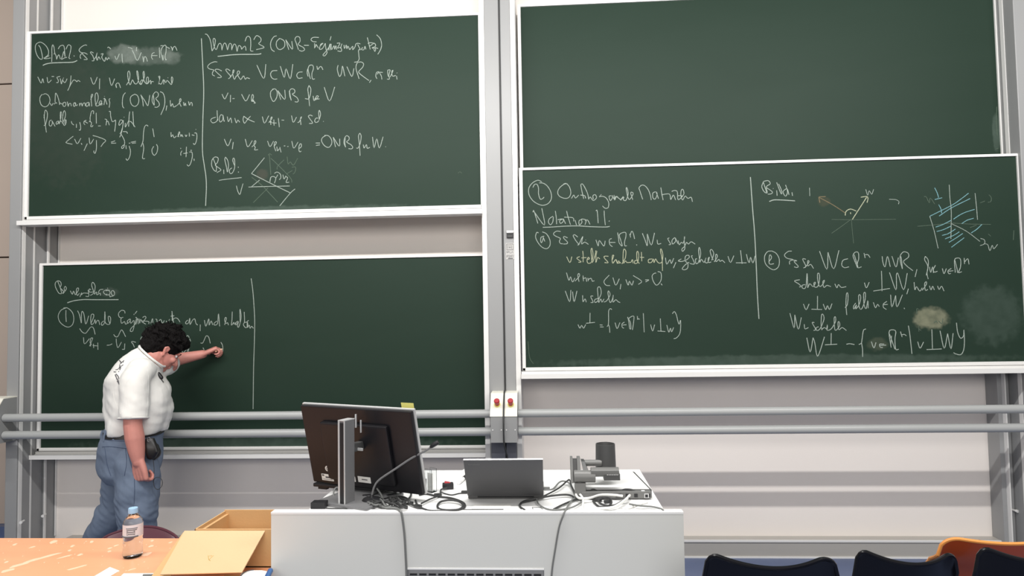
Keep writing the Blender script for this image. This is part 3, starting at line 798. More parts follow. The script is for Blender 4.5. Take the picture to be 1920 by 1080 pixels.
cable('black cable curving from behind the laptop to the document camera', [(976, 943, 0), (1000, 938, 0), (1024, 928, .004), (1048, 915, .008), (1062, 903, .012), (1068, 900, .016), (1072, 912, .012), (1082, 930, .006), (1090, 938, .002)], .0030)
cable('black cable bent in a hook at the front edge right of the laptop', [(984, 956.5, 0), (976, 951, 0), (975, 946, 0), (985, 939, 0), (1010, 934, .006), (1040, 929, .006), (1066, 928, .006), (1082, 936, 0)], .0036)
cable('grey cable sagging in an arc between clip and document camera', [(1006, 936, .006), (1010, 945, .004), (1022, 953, .004), (1040, 956, .004), (1070, 952, .006), (1088, 943, .006), (1092, 937, .004)], .0028, 'cable_grey')
cable('black cable crossing under the grey arc towards the document camera', [(1038, 955, 0), (1056, 946, .003), (1076, 938, .003), (1096, 934, .002), (1116, 936, 0)], .0034)
cable('thick white cable running in front of the document camera', [(1092, 956, .0), (1093, 944, .0), (1093, 935, .010), (1086, 926, .014), (1080, 927, .014), (1086, 934, .012), (1104, 934, .012), (1126, 928, .014), (1150, 928, .014), (1168, 930, .012)], .0042, 'cable_white')
cable('white cable slanting down from the ports of the document camera', [(1182, 927, .010), (1174, 936, .012), (1160, 946, .010), (1146, 952, .008), (1120, 953.5, .001), (1098, 953, 0)], .0048, 'cable_white')
cable('white network cable lying at the right front of the desk', [(1214, 941, .0), (1196, 946, 0), (1180, 952, 0), (1166, 954, 0)], .0042, 'cable_white')
cable('dark cable leaving over the right front corner of the desk', [(1180, 945, .008), (1198, 948, .008), (1222, 950, .004), (1238, 953.5, .002), (1244, 957, .002)], .0030, 'cable_grey')
cable('black cable coiled on the ports under the document camera', [(1112, 940, .002), (1122, 949, .0), (1136, 950, 0), (1146, 944, .004), (1144, 935, .01), (1132, 932, .012), (1122, 938, .006), (1130, 946, 0), (1150, 948, 0), (1166, 940, .006), (1180, 934, .012)], .0034, 'cable', (), ((1118, 940, -10), (1140, 943, 20)))
cable('black cable arched in a hoop over the left ports of the document camera', [(1100, 932, .002), (1104, 922, .02), (1112, 918, .026), (1120, 921, .022), (1126, 930, .006), (1127, 940, 0)], .0030)
cable('black cable arched in a hoop over the right ports of the document camera', [(1162, 930, .002), (1166, 920, .022), (1178, 917.5, .028), (1190, 921, .022), (1196, 932, .004)], .0036)
cable('grey cable draped behind the stand column of the monitor', [(626, 936, .001), (626, 921, .02), (632, 914, .03), (640, 922, .018), (648, 944, .004), (654, 951, .001)], .0030, 'cable_grey')
cable('thin cable lying along the front edge left of the monitor stand', [(600, 952, .001), (630, 953.5, .001), (666, 953.5, .001)], .0020, 'cable')
cable('grey cable falling from the gooseneck to the front edge', [(707, 916, .03), (716, 930, .014), (722, 948, .003), (726, 955, .001)], .0032, 'cable_grey')
cable('black cable bunch under the right end of the monitor', [(722, 934, .004), (736, 938, .008), (750, 941, .010), (764, 936, .006), (752, 931, .004), (738, 935, .012), (756, 944, .008), (770, 930, .002), (770, 922, .0)], .0034)
cable('black cable under the monitor running to the front right', [(740, 930, .002), (756, 936, .004), (768, 944, .004), (784, 951, .002), (800, 956.5, 0)], .0040, 'cable', (), ((768, 945, -30), (784, 951, -30), (754, 948, 30)))
cable('black cable from below the monitor to the coil', [(668, 944, .002), (690, 946, .004), (712, 943, .006), (732, 950, .004), (748, 948, .006), (764, 953, .0)], .0036, 'cable', (), ((690, 948, 10), (746, 951, 60)))
cable('short white cable end lying in front of the monitor foot', [(666, 955, 0), (671, 952.5, .002), (677, 955, 0)], .0040, 'cable_white')

# dark tangle of cables tied together beneath the monitor
tg = thing('cable_bundle', 'dark tangled bundle of cables lying beneath the monitor behind the gooseneck', 'cables', atz(716, 940, ZT))
random.seed(5)
def strand():
    P = []; x, y = random.uniform(672, 700), random.uniform(928, 946)
    for i in range(7):
        P.append(atz(x, min(950, max(922, y)), ZT + .004 + random.uniform(0, .016)))
        x += random.uniform(6, 15); y += random.uniform(-11, 11)
    return cr(P, 5)
for i in range(9):
    bm = bmesh.new(); tube(bm, strand(), random.choice((.0026, .0032, .0038)), 7); obj('cord', bm, M['cable' if i % 3 else 'cable_grey'], tg)
for px_, py_, ang in ((690, 935, 20), (716, 942, -15), (735, 934, 40)):
    p = atz(px_, py_, ZT); PM = Matrix.Translation((p.x, p.y, ZT + .001)) @ Matrix.Rotation(math.radians(ang), 4, 'Z')
    obj('plug', B(-.02, .02, -.008, .008, 0, .014, .003, PM), M['black'], tg)

# ------------------------------------------------------------------ orange student table, box, bottle
ZB = 0.69
tb = thing('student_table', 'orange wooden table top at the lower left with chalk crumbs, holding bottle and cardboard box', 'table', (-1.5, 2.2, 0))
yfar = 2.505
obj('tabletop', B(-2.33, -0.948, 1.72, yfar, ZB - .024, ZB, .003), M['wood'], tb)
for x in (-2.26, -1.0):
    for y in (1.78, 2.44):
        bm = bmesh.new(); tube(bm, [Vector((x, y, 0)), Vector((x, y, ZB - .024))], .017, 14); obj('leg', bm, M['chrome'], tb)
obj('under_frame', B(-2.25, -1.01, 2.42, 2.45, ZB - .06, ZB - .024, .002), M['steel'], tb)
# chalk dust and crumbs, uncountable
bm = bmesh.new()
crumbs = [(100, 1016, 9, 3), (28, 1021, 6, 1.5), (172, 1016, 4, 2), (136, 1024, 5, 2), (131, 1032, 4, 1.5), (150, 1040, 6, 1.8), (205, 1034, 4, 1.5), (206, 1028, 5, 1), (218, 1023, 6, 1), (285, 1014, 4, 1.5), (283, 1024, 6, 2), (12, 1054, 5, 1.5), (146, 1064, 22, .8), (60, 1026, 7, .9), (247, 1068, 10, .8), (320, 1017, 5, 1)]
def flake(px, py, w, h, z=.0016):
    a = random.uniform(-.1, .1); out = []
    for k in range(9):
        t = 2 * PI * k / 9; rr = random.uniform(.75, 1.1)
        out.append(atz(px + w * rr * math.cos(t), py - w * .25 * math.cos(t) * 1.0 + h * rr * math.sin(t), ZB))
    c = sum(out, Vector()) / 9
    rings(bm, [[p + Vector((0, 0, .0002)) for p in out], [c + (p - c) * .7 + Vector((0, 0, z)) for p in out]])
for c in crumbs: flake(*c)
for px, py, w, h in ((90, 1043, 26, 2.2), (60, 1051, 26, 2.5), (34, 1060, 22, 2.5), (14, 1070, 16, 2.5), (120, 1044, 16, 1.2), (276, 1039, 10, 3.0)): flake(px, py, w, h, .0006)
for i in range(40):
    flake(random.uniform(5, 330), random.uniform(1013, 1075), random.uniform(.8, 2.2), random.uniform(.3, .7), .001)
cr_ = obj('chalk_dust', bm, M['dust']); cr_['kind'] = 'stuff'; cr_['label'] = 'white chalk dust and crumbs scattered on the orange table'; cr_['category'] = 'dust'; recentre(cr_)

# bottle
pb0 = atz(249, 1044, ZB)
bt = thing('water_bottle', 'clear plastic water bottle with pale blue cap standing on the orange table', 'bottle', (pb0.x, pb0.y, ZB))
sc_ = pb0.y / FPX
R_ = 17.0 * sc_
zt_ = (1044 - 950) * sc_ * 1.0
zz = lambda py: (1043 - py) * sc_
bm = bmesh.new()
prof = [(R_ * .72, 0), (R_ * .92, .003), (R_, .010), (R_, zz(1024)), (R_ * .95, zz(1021)), (R_, zz(1018)), (R_, zz(1010)), (R_ * .95, zz(1007)), (R_, zz(1004)), (R_, zz(982)), (R_ * .93, zz(974)), (R_ * .66, zz(967)), (R_ * .42, zz(962)), (R_ * .40, zz(959))]
lathe(bm, (pb0.x, pb0.y, ZB), prof, 32)
obj('bottle_body', bm, M['bottle'], bt)
bm = bmesh.new(); lathe(bm, (pb0.x, pb0.y, ZB), [(R_ * .46, zz(960.5)), (R_ * .50, zz(960)), (R_ * .50, zz(952)), (R_ * .45, zz(950.5))], 28)
M['cap'] = mat('pale_blue_cap', (0.34, 0.55, 0.78), 0.35)
obj('cap', bm, M['cap'], bt, label='pale blue screw cap')
bm = bmesh.new()
n = 36; Rr = R_ * 1.015
rings(bm, [[Vector((pb0.x + Rr * math.cos(2 * PI * k / n), pb0.y + Rr * math.sin(2 * PI * k / n), ZB + zz(1002))) for k in range(n)],
           [Vector((pb0.x + Rr * math.cos(2 * PI * k / n), pb0.y + Rr * math.sin(2 * PI * k / n), ZB + zz(979))) for k in range(n)]], cap=False)
M['label'] = mat('pale_bottle_label', (0.70, 0.68, 0.72), 0.55, var=0.08, vscale=30)
lb = obj('paper_label', bm, M['label'], bt)
bm = bmesh.new()
def onlabel(u, py, r=1.03):  # u in -1..1 across the visible front
    a = -PI / 2 + u * 1.35 + .35; return Vector((pb0.x + R_ * r * math.cos(a), pb0.y + R_ * r * math.sin(a), ZB + zz(py)))
for py, a, b in ((985, -.35, .5), (988, -.3, .45), (992, -.25, .3), (995.5, -.2, .25), (1000.8, -.95, .55)):
    tube(bm, [onlabel(a + (b - a) * i / 8, py) for i in range(9)], .0012 if py < 1000 else .0026, 6)
tube(bm, [onlabel(*q) for q in ((-.28, 990), (.3, 990), (.3, 997), (-.28, 997))], .0009, 6, True)
obj('label_print', bm, M['ink'], lb)

# open cardboard box with its front flap folded out
bx0, bx1 = -1.246, -0.902
by0, by1 = 2.212, 2.425
zr = 0.822
bx = thing('cardboard_box', 'open cardboard box with its front flap folded out towards the camera on the orange table', 'box', ((bx0 + bx1) / 2, (by0 + by1) / 2, ZB))
tk = .005
bm = bmesh.new()
box(bm, bx0, bx1, by0, by1, ZB + .0005, ZB + .005)
box(bm, bx0, bx0 + tk, by0, by1, ZB, zr, .001); box(bm, bx1 - tk, bx1, by0, by1, ZB, zr, .001)
box(bm, bx0, bx1, by1 - tk, by1, ZB, zr + .004, .001); box(bm, bx0, bx1, by0, by0 + tk, ZB, zr, .001)
box(bm, bx0 + tk, bx0 + tk + .012, by0, by1, ZB, zr - .012)
obj('walls', bm, M['card'], bx, False)
def flap(pa, pb, pc, pd, m, name, th=.004):
    a, b, c, d = (Vector(q) for q in (pa, pb, pc, pd)); nrm = (b - a).cross(d - a).normalized() * th
    if nrm.z < 0: nrm = -nrm
    bm = bmesh.new(); rings(bm, [[a - nrm, b - nrm, c - nrm, d - nrm], [a, b, c, d]]); return obj(name, bm, m, bx, False)
f0, f1 = at(300, 1077, 2.085), at(453, 1073, 2.085)
g0, g1 = at(346, 995, by0), at(497, 995, by0)
flap(g0, g1, f1, f0, M['card_in'], 'front_flap')
flap(g0 + Vector((-.004, .0, -.005)), g0 + Vector((.05, 0, -.006)), f0 + Vector((.03, .01, -.008)), at(281, 1080, 2.09) + Vector((0, .004, -.006)), M['card'], 'front_flap_layer')
flap((bx0, by1, zr), (bx0 + .3, by1, zr + .004), (bx0 + .3, by1 + .06, zr - .10), (bx0, by1 + .06, zr - .10), M['card'], 'rear_flap')
# arrow mark pressed into the flap
bm = bmesh.new()
fm = lambda px, py: (lambda t: g0.lerp(g1, (px - (346 - 46 * t)) / 152).lerp(f0.lerp(f1, (px - (346 - 46 * t)) / 152), t))((py - 995) / 81) + Vector((0, 0, .0012))
for s in (((390, 1044), (391, 1052), (394, 1054)), ((392, 1045), (397, 1044), (394, 1050), (391, 1052)), ((396, 1048), (400, 1044))):
    tube(bm, [fm(*q) for q in s], .0009, 5)
M['mark'] = mat('ochre_print', (0.42, 0.30, 0.07), 0.8)
obj('arrow_mark', bm, M['mark'], bx)

# papers, pouch at the bottom edge
sheet('cream sheet of paper at the bottom edge of the orange table', ((206, 1063), (224, 1070), (190, 1090), (160, 1090)), ZB + .0012)
nb_ = thing('notepad', 'white notepad with a dark edge at the bottom beside the cardboard flap', 'notepad', atz(260, 1085, ZB))
slab(((232, 1075), (316, 1074.5), (322, 1100), (205, 1100)), ZB + .006, .0055, M['paper'], 'pages', nb_)
slab(((268, 1076.5), (317, 1075.5), (324, 1100), (262, 1100)), ZB + .0075, .0015, M['midgrey'], 'cover', nb_)
pc = thing('plastic_pouch', 'crumpled clear pouch with a blue end in front of the cardboard box', 'pouch', atz(468, 1080, ZB))
bm = bmesh.new()
P = []
z_ = ZB + .02
oc = [(452, 1073), (470, 1069.5), (494, 1069.5), (507, 1072), (512, 1100), (440, 1100)]
top = [atz(a, b, z_) for a, b in oc]
c_ = sum(top, Vector()) / 6
rings(bm, [[p - Vector((0, 0, .019)) for p in top], [p - Vector((0, 0, .004)) for p in top], [c_ + (p - c_) * .8 + Vector((0, 0, .004)) for p in top]])
obj('pouch_body', bm, M['paper'], pc)
bm = bmesh.new(); tube(bm, cr([atz(a, b, z_ + .004) for a, b in ((446, 1086), (455, 1076), (464, 1071), (476, 1069))], 5), .002, 8); obj('zip_edge', bm, M['ink'], pc)
bm = bmesh.new(); p = atz(503, 1076, z_); tube(bm, [atz(507, 1070, z_ + .004), atz(498, 1088, z_ + .004)], .009, 12); obj('blue_end', bm, M['blue'], pc, label='blue end')
slab(((421, 1069), (452, 1070), (440, 1100), (404, 1100)), ZB + .018, .002, M['card'], 'x').name = 'cardboard_scrap'
sc = bpy.data.objects['cardboard_scrap']; tag(sc, 'tan cardboard scrap lying below the front flap of the box', 'cardboard')
for vv in sc.data.vertices: pass
sc.location.z = ZB + .0005

# ------------------------------------------------------------------ chairs: moulded shells on four tube legs
def chair(label, loc, rz, m, w=.46, ztop=.84, topcurve=None, tilt=.16, group=None, rim=None):
    """shell chair; local +y is behind the backrest"""
    t = thing('shell_chair', label, 'chair', loc, group)
    X = Matrix.Translation(loc) @ Matrix.Rotation(rz, 4, 'Z')
    zs = .44
    tc = topcurve or (lambda s: 0.0)
    # centre profile from the seat front over the seat to the back top: (y, z)
    prof = cr([(0, -.31, zs - .02), (0, -.27, zs + .01), (0, -.16, zs), (0, -.05, zs + .012), (0, .02, zs + .07), (0, .05, zs + .07 + (ztop - zs - .07) * .35), (0, .075 + tilt * .25, zs + .07 + (ztop - zs - .07) * .7), (0, .075 + tilt * .5, ztop)], 5)
    n = 45
    G = []; Lp = len(prof)
    for i, p in enumerate(prof):
        f = i / (Lp - 1)
        row = []
        hw = w / 2 * (0.86 + .14 * math.sin(min(1, f * 1.3) * PI))
        for k in range(n):
            s = -1 + 2 * k / (n - 1)
            dish = .035 * s * s
            back = max(0, (f - .55) / .45)
            y = p.y - dish * 1.6 * back + .012 * back
            z = p.z + dish * (1 - back) + (tc(s) * max(0, (f - .8) / .2))
            row.append(Vector((s * hw, y, z)))
        G.append(row)
    bm = bmesh.new()
    def sheet_(off):
        return [[bm.verts.new(X @ (q + off(i, q))) for q in r] for i, r in enumerate(G)]
    th = .007
    A = sheet_(lambda i, q: Vector((0, 0, 0)))
    Bk = sheet_(lambda i, q: Vector((0, th * min(1, max(0, (i / Lp - .45) * 4)), -th * (1 - min(1, max(0, (i / Lp - .45) * 4))))))
    for S in (A, Bk):
        for i in range(Lp - 1):
            for k in range(n - 1): bm.faces.new((S[i][k], S[i][k + 1], S[i + 1][k + 1], S[i + 1][k]))
    for i in range(Lp - 1):
        for k in (0, n - 1): bm.faces.new((A[i][k], A[i + 1][k], Bk[i + 1][k], Bk[i][k]))
    for k in range(n - 1):
        for i in (0, Lp - 1): bm.faces.new((A[i][k], A[i][k + 1], Bk[i][k + 1], Bk[i][k]))
    sh = obj('seat_shell', bm, m, t)
    bm = bmesh.new()
    edge = [(A_[k]) for A_ in () for k in ()]
    last = [X @ (q + Vector((0, th / 2, .0))) for q in G[-1]]
    side0 = [X @ (r[0] + Vector((0, th / 2, 0))) for r in G[-12:-1]]
    side1 = [X @ (r[-1] + Vector((0, th / 2, 0))) for r in reversed(G[-12:-1])]
    tube(bm, side0 + last + side1, .0062, 8)
    obj('shell_rim', bm, rim or m, sh)
    for sx_ in (-1, 1):
        for fy in (-.27, .02):
            bm = bmesh.new()
            tube(bm, cr([X @ Vector(q) for q in ((sx_ * .12, -.16 + (fy + .16) * .6, zs - .02), (sx_ * w * .38, fy, zs - .035), (sx_ * w * .45, fy + (.06 if fy > -.1 else -.05), .01))], 6), .0105, 10)
            obj('leg', bm, M['chrome'], t)
            bm = bmesh.new(); lathe(bm, X @ Vector((sx_ * w * .45, fy + (.06 if fy > -.1 else -.05), 0)), [(.013, 0), (.013, .025)], 10); obj('foot_cap', bm, M['black'], t)
    bm = bmesh.new()
    for fy in (-.30, -.03): tube(bm, [X @ Vector((-.13, fy, zs - .022)), X @ Vector((.13, fy, zs - .022))], .010, 10)
    obj('under_frame', bm, M['chrome'], t)
    return t
saddle = lambda s: .016 * (s * s) * (1.35 if s < 0 else 1.3) - (.035 * max(0, abs(s) - .86) / .14)
# black chair in front, right of the desk (back towards the camera)
def chair_at(label, px, py, d, m, w, curve, rz=0.0, group=None, rim=None, dz=0.0):
    p = at(px, py, d)
    R = Matrix.Rotation(PI + rz, 4, 'Z'); o = R @ Vector((0, .155, 0))
    return chair(label, (p.x - o.x, d - o.y, 0), PI + rz, m, w, p.z + dz, curve, group=group, rim=rim)
rnd = lambda s, a, h: h * (1 - math.sqrt(max(0, 1 - (max(0, abs(s) - a) / (1 - a)) ** 2)))
saddle2 = lambda s: (.030 * s * s if s > 0 else .034 * s * s) - rnd(s, .62 if s < 0 else .80, .075)
chair_at('glossy black chair with dipped back edge nearest the desk at the bottom', 1453, 1062, 1.86, M['shell_black'], .435, saddle2, group='glossy black chairs at the lower right')
chair_at('glossy black chair between the other black chair and the orange chair', 1712, 1055, 1.86, M['shell_black'], .325, saddle2, group='glossy black chairs at the lower right')
chair_at('glossy black chair in front of the orange chair at the right edge', 1946, 1050, 1.86, M['shell_black'], .325, saddle2, group='glossy black chairs at the lower right')
M['orange_lit_rim'] = mat('orange_shell_lit_edge', (0.85, 0.33, 0.08), 0.35)  # brighter copy of the shell orange, painting the light on its top edge
chair_at('orange moulded chair at the lower right corner', 1892, 1017, 2.32, M['shell_orange_shaded'], .50, lambda s: .012 * s * s - rnd(s, .70, .07), rim=M['orange_lit_rim'])
chair_at('dark maroon chair pushed behind the orange table', 270, 990, 2.63, M['maroon'], .44, lambda s: -.045 * s * s - rnd(s, .72, .05), rz=PI)

# ------------------------------------------------------------------ the man writing on the lower left board
man = thing('person', 'person in white t-shirt and blue jeans writing on the lower left chalkboard, back turned', 'person', (-2.42, 3.62, 0))
hd_a = math.radians(24)
hh = Vector((math.cos(hd_a), math.sin(hd_a), 0)); rr = Vector((math.sin(hd_a), -math.cos(hd_a), 0)); Z = Vector((0, 0, 1))
def sec(x, z, a, b, y=3.62, p=2.3, lean=0.0):
    return ellring((x, y, z), hh * a + Z * lean, rr * b, 36, p)
# joints
shR = at(256, 700, 3.465); elR = at(249, 797, 3.415); wrR = at(258.5, 861, 3.42)
shL = Vector((-2.292, 3.775, 1.285)); elL = at(314, 678, 3.935); wrL = at(381, 664, 4.03)
neck0 = Vector((-2.31, 3.625, 1.315)); headc = at(306, 655, 3.69)
kR, aR = at(258, 945, 3.50), at(256, 1068, 3.52)
kL, aL = at(226, 940, 3.68), at(176, 1033, 3.73)
hipR, hipL = at(252, 850, 3.53), at(240, 850, 3.70)

# --- body: one continuous skin
bm = bmesh.new()
rings(bm, [sec(-2.415, .80, .12, .14), sec(-2.40, .92, .125, .145), sec(-2.385, 1.02, .14, .155), sec(-2.385, 1.15, .13, .165), sec(-2.375, 1.24, .10, .15), sec(-2.350, 1.28, .06, .08)])
limb(bm, [shR, elR, wrR], [.046, .047, .034]); 
limb(bm, [elR.lerp(wrR, .05), elR.lerp(wrR, .38), elR.lerp(wrR, .75), wrR], [.047, .0495, .042, .034])
limb(bm, [shR, Vector((-2.335, 3.62, 1.255)), shL], [.040, .044, .044])
limb(bm, [shL, elL], [.052, .041]); limb(bm, [elL, elL.lerp(wrL, .35), wrL], [.041, .0400, .027])
hf = Vector((.50, .58, -.60)).normalized(); hr = hf.cross(Z).normalized(); hu = hr.cross(hf).normalized()
HM = Matrix(((hr.x, hf.x, hu.x, headc.x), (hr.y, hf.y, hu.y, headc.y), (hr.z, hf.z, hu.z, headc.z), (0, 0, 0, 1)))   # head space: x right ear, y face, z crown
hp_ = lambda x, y, z: HM @ Vector((x, y, z))
limb(bm, [Vector((-2.335, 3.62, 1.285)), Vector((-2.295, 3.635, 1.345)), hp_(0, -.030, -.055)], [.058, .058, .060])
rot = HM.to_3x3()
ball(bm, hp_(0, -.012, .030), (.076, .096, .092), 3, mtx=rot)           # skull
ball(bm, hp_(0, .028, -.035), (.062, .066, .085), 3, mtx=rot)           # face
ball(bm, hp_(0, .062, -.090), (.030, .030, .026), 2, mtx=rot)           # chin
limb(bm, [hp_(.052, -.01, -.06), hp_(.046, .03, -.085), hp_(.015, .066, -.098)], [.020, .020, .018], 10)
limb(bm, [hp_(-.052, -.01, -.06), hp_(-.046, .03, -.085), hp_(-.015, .066, -.098)], [.020, .020, .018], 10)
limb(bm, [hp_(0, .090, .005), hp_(0, .106, -.022), hp_(0, .112, -.034)], [.009, .012, .015], 10)  # nose
for s in (-1, 1):
    ball(bm, hp_(s * .012, .100, -.038), .010, 2)
    limb(bm, [hp_(s * .014, .088, .018), hp_(s * .045, .078, .020)], [.010, .009], 8)      # brow
    ball(bm, hp_(s * .045, .068, -.028), (.022, .02, .02), 2)                                # cheek
    # ear
    E_ = [hp_(s * .074, .000, -.034), hp_(s * .080, -.012, -.014), hp_(s * .084, -.018, .002), hp_(s * .083, -.010, .013), hp_(s * .079, .003, .008), hp_(s * .075, .005, -.010)]
    limb(bm, E_, [.009, .0085, .008, .008, .0075, .006], 8)
    ball(bm, hp_(s * .076, -.005, -.006), (.007, .013, .020), 2, mtx=rot)
ball(bm, hp_(0, .092, -.062), (.022, .010, .006), 2, mtx=rot); ball(bm, hp_(0, .091, -.071), (.020, .010, .007), 2, mtx=rot)   # lips

def hand(bm, wrist, fdir, pdir, curl, s=1.0, thumb_side=1, splay=.06, scale=1.0, thumb_curl=.6, per=None):
    """wrist point, finger direction, palm normal (palm faces pdir); fingers curl towards the palm"""
    f = Vector(fdir).normalized(); p = Vector(pdir); p = (p - f * p.dot(f)).normalized(); l = f.cross(p) * thumb_side
    S = scale
    w = Vector(wrist)
    # palm
    for k, off in enumerate((-.030, -.010, .010, .030)):
        limb(bm, [w + l * off * .55 * S, w + f * .045 * S + l * off * .9 * S, w + f * .088 * S + l * off * S], [.017 * S, .0155 * S, .0125 * S], 10)
    ball(bm, w + f * .035 * S + l * .026 * S + p * .008 * S, .019 * S, 2)
    lens = ((.030, .040, .025, .020), (.010, .044, .029, .022), (-.010, .041, .027, .021), (-.030, .032, .021, .018))
    for i, (off, a, b_, c) in enumerate(lens):
        cu = curl if per is None else per[i]
        q = w + f * .090 * S + l * off * S
        ang = splay * (off / .03)
        d0 = (f * math.cos(ang) + l * math.sin(ang)).normalized()
        P = [q]; t = 0
        for L, kf in ((a, cu * .95), (b_, cu * 1.1), (c, cu * .7)):
            t += kf; d = d0 * math.cos(t) + p * math.sin(t); P.append(P[-1] + d * L * S)
        r0 = (.0092, .0096, .0092, .0082)[i] * S
        limb(bm, P, [r0, r0 * .97, r0 * .9, r0 * .78], 10)
    q = w + f * .030 * S + l * .030 * S + p * .006 * S
    d1 = (f * .62 + l * .62 + p * .35).normalized()
    d2 = (f * .80 - l * thumb_curl * .55 + p * .55).normalized()
    d3 = (f * .55 - l * thumb_curl * 1.0 + p * .45).normalized()
    limb(bm, [q, q + d1 * .036 * S, q + d1 * .036 * S + d2 * .032 * S, q + d1 * .036 * S + d2 * .032 * S + d3 * .026 * S], [.0125 * S, .0115 * S, .0102 * S, .0085 * S], 10)
    return P
# hanging hand: half closed fist, back of the hand to the camera
hand(bm, wrR + Vector((.004, -.002, -.012)), (.16, .05, -1), (.25, 1.0, .05), 1.25, thumb_side=-1, scale=1.1)
limb(bm, [wrR + Vector((0, 0, .03)), wrR + Vector((.004, -.002, -.016))], [.034, .030], 14)
# writing hand: fingers closed round the chalk on the board
hand(bm, wrL, (.78, .40, .42), (.45, .30, -1.0), 1.0, thumb_side=1, scale=.92, thumb_curl=.9, per=(.95, 1.1, 1.2, 1.3))
body = obj('body', remeshed(bm, .0042, 5, .5), M['skin'], man)

# eyes and brows on the face
for s in (-1, 1):
    bm = bmesh.new(); ball(bm, hp_(s * .031, .0745, .002), .0095, 3); e = obj('eye', bm, M['white'], man)
    bm = bmesh.new(); ball(bm, hp_(s * .0315, .0800, .001), .0048, 2); obj('iris', bm, M['black'], e)
    bm = bmesh.new(); limb(bm, [hp_(s * .014, .094, .022), hp_(s * .030, .091, .027), hp_(s * .048, .080, .022)], [.003, .004, .002], 8); obj('eyebrow', bm, M['hair'], man)

# --- hair: thick tousled mop
bm = bmesh.new()
ball(bm, hp_(0, -.020, .052), (.096, .110, .095), 4, mtx=rot)
ball(bm, hp_(0, -.062, .004), (.086, .070, .096), 4, mtx=rot)
ball(bm, hp_(.0, .040, .085), (.080, .070, .048), 4, mtx=rot)
ball(bm, hp_(.045, -.028, .030), (.048, .058, .062), 3, mtx=rot); ball(bm, hp_(-.045, -.028, .030), (.048, .058, .062), 3, mtx=rot)
random.seed(11)
for i in range(210):
    th = random.uniform(0, 2 * PI); ph = random.uniform(-.35, 1.5)
    dv = Vector((math.cos(th) * math.cos(ph), math.sin(th) * math.cos(ph), math.sin(ph)))
    if dv.y > .55 and dv.z < .55: continue
    if abs(dv.x) > .6 and dv.z < .0 and dv.y > -.3: continue
    c = Vector((0, -.018, .040)) + Vector((dv.x * .094, dv.y * .112, dv.z * .096))
    tg = Vector((-dv.y, dv.x, random.uniform(-1.2, .2))).normalized(); L_ = random.uniform(.022, .040)
    c2 = c + tg * L_ + dv * random.uniform(.002, .016)
    tube(bm, [HM @ q for q in (c - dv * .012, c + dv * .006, c.lerp(c2, .6) + dv * .007, c2)], [.011, .010, .008, .003], 6)
hairbm = remeshed(bm, .0045, 2, .4)
for vv in hairbm.verts:
    n_ = noise.noise(vv.co * 34) * .007 + noise.noise(vv.co * 80) * .004
    vv.co += (vv.co - headc).normalized() * n_
# clear the face and ears
obj('hair', hairbm, M['hair'], man)
# stray curls at the outline
bm = bmesh.new()
for i in range(170):
    th = random.uniform(0, 2 * PI); ph = random.uniform(-.3, 1.5)
    dv = Vector((math.cos(th) * math.cos(ph), math.sin(th) * math.cos(ph), math.sin(ph)))
    if dv.y > .5 and dv.z < .5: continue
    if abs(dv.x) > .6 and dv.z < .0 and dv.y > -.3: continue
    c = Vector((0, -.018, .040)) + Vector((dv.x * .098, dv.y * .116, dv.z * .100))
    tg = Vector((random.uniform(-1, 1), random.uniform(-1, 1), random.uniform(-1, 1))).normalized()
    P = [c - dv * .01, c + dv * .008, c + dv * .014 + tg * .010, c + dv * .010 + tg * .022]
    tube(bm, cr([HM @ q for q in P], 3), [.0024] * 9 + [.0008], 5)
curl = obj('curl', bm, M['hair'], bpy.data.objects['hair']); curl['kind'] = 'stuff'

# --- t-shirt
bm = bmesh.new()
TS = [sec(-2.392, .912, .152, .178), sec(-2.386, .955, .164, .184), sec(-2.378, 1.01, .172, .188), sec(-2.376, 1.08, .172, .188), sec(-2.378, 1.15, .168, .190), sec(-2.384, 1.205, .158, .192, lean=-.02), sec(-2.374, 1.25, .135, .175, lean=-.04), sec(-2.352, 1.292, .100, .140, lean=-.055), sec(-2.325, 1.322, .078, .100, lean=-.065), sec(-2.303, 1.343, .066, .080, lean=-.062)]
TS = [cr([r[k] for r in TS], 3) for k in range(36)]
TS = [[TS[k][i] for k in range(36)] for i in range(len(TS[0]))]
# hanging folds: shallow ridges running down and round the body
for i, r in enumerate(TS):
    for k, q in enumerate(r):
        ang = 2 * PI * k / 36; zt3 = (q.z - .91) / .47
        cdir = Vector((q.x + 2.38, q.y - 3.62, 0)).normalized()
        amp = .0065 * (1 - min(1, zt3 * 1.15)) + .002
        f_ = math.sin(ang * 5 + q.z * 22 + noise.noise(q * 5) * 4) * amp * 1.3 + noise.noise(q * 8) * .004
        r[k] = q + cdir * f_
TS[0] = [q + (Vector((-2.38, 3.62, q.z)) - q) * .015 for q in TS[0]]
rings(bm, TS)
def sleeve(pts, rs):
    Q = cr(pts, 5); seg = len(pts) - 1
    rr_ = [rs[min(int(i / (len(Q) - 1) * seg), seg - 1)] * (1 - (i / (len(Q) - 1) * seg - min(int(i / (len(Q) - 1) * seg), seg - 1))) + rs[min(int(i / (len(Q) - 1) * seg), seg - 1) + 1] * (i / (len(Q) - 1) * seg - min(int(i / (len(Q) - 1) * seg), seg - 1)) for i in range(len(Q))]
    tube(bm, Q, rr_, 28)
ball(bm, shR + Vector((-.004, .05, .012)), .074, 3)
sleeve([shR + Vector((.012, .09, .03)), shR.lerp(elR, .10), shR.lerp(elR, .45), shR.lerp(elR, .88)], [.055, .074, .076, .0765])
sleeve([shL + Vector((-.03, -.10, .0)), shL.lerp(elL, .2), shL.lerp(elL, .95)], [.066, .062, .050])
limb(bm, [Vector((-2.40, 3.55, 1.215)), Vector((-2.370, 3.60, 1.29))], [.100, .075], 16)
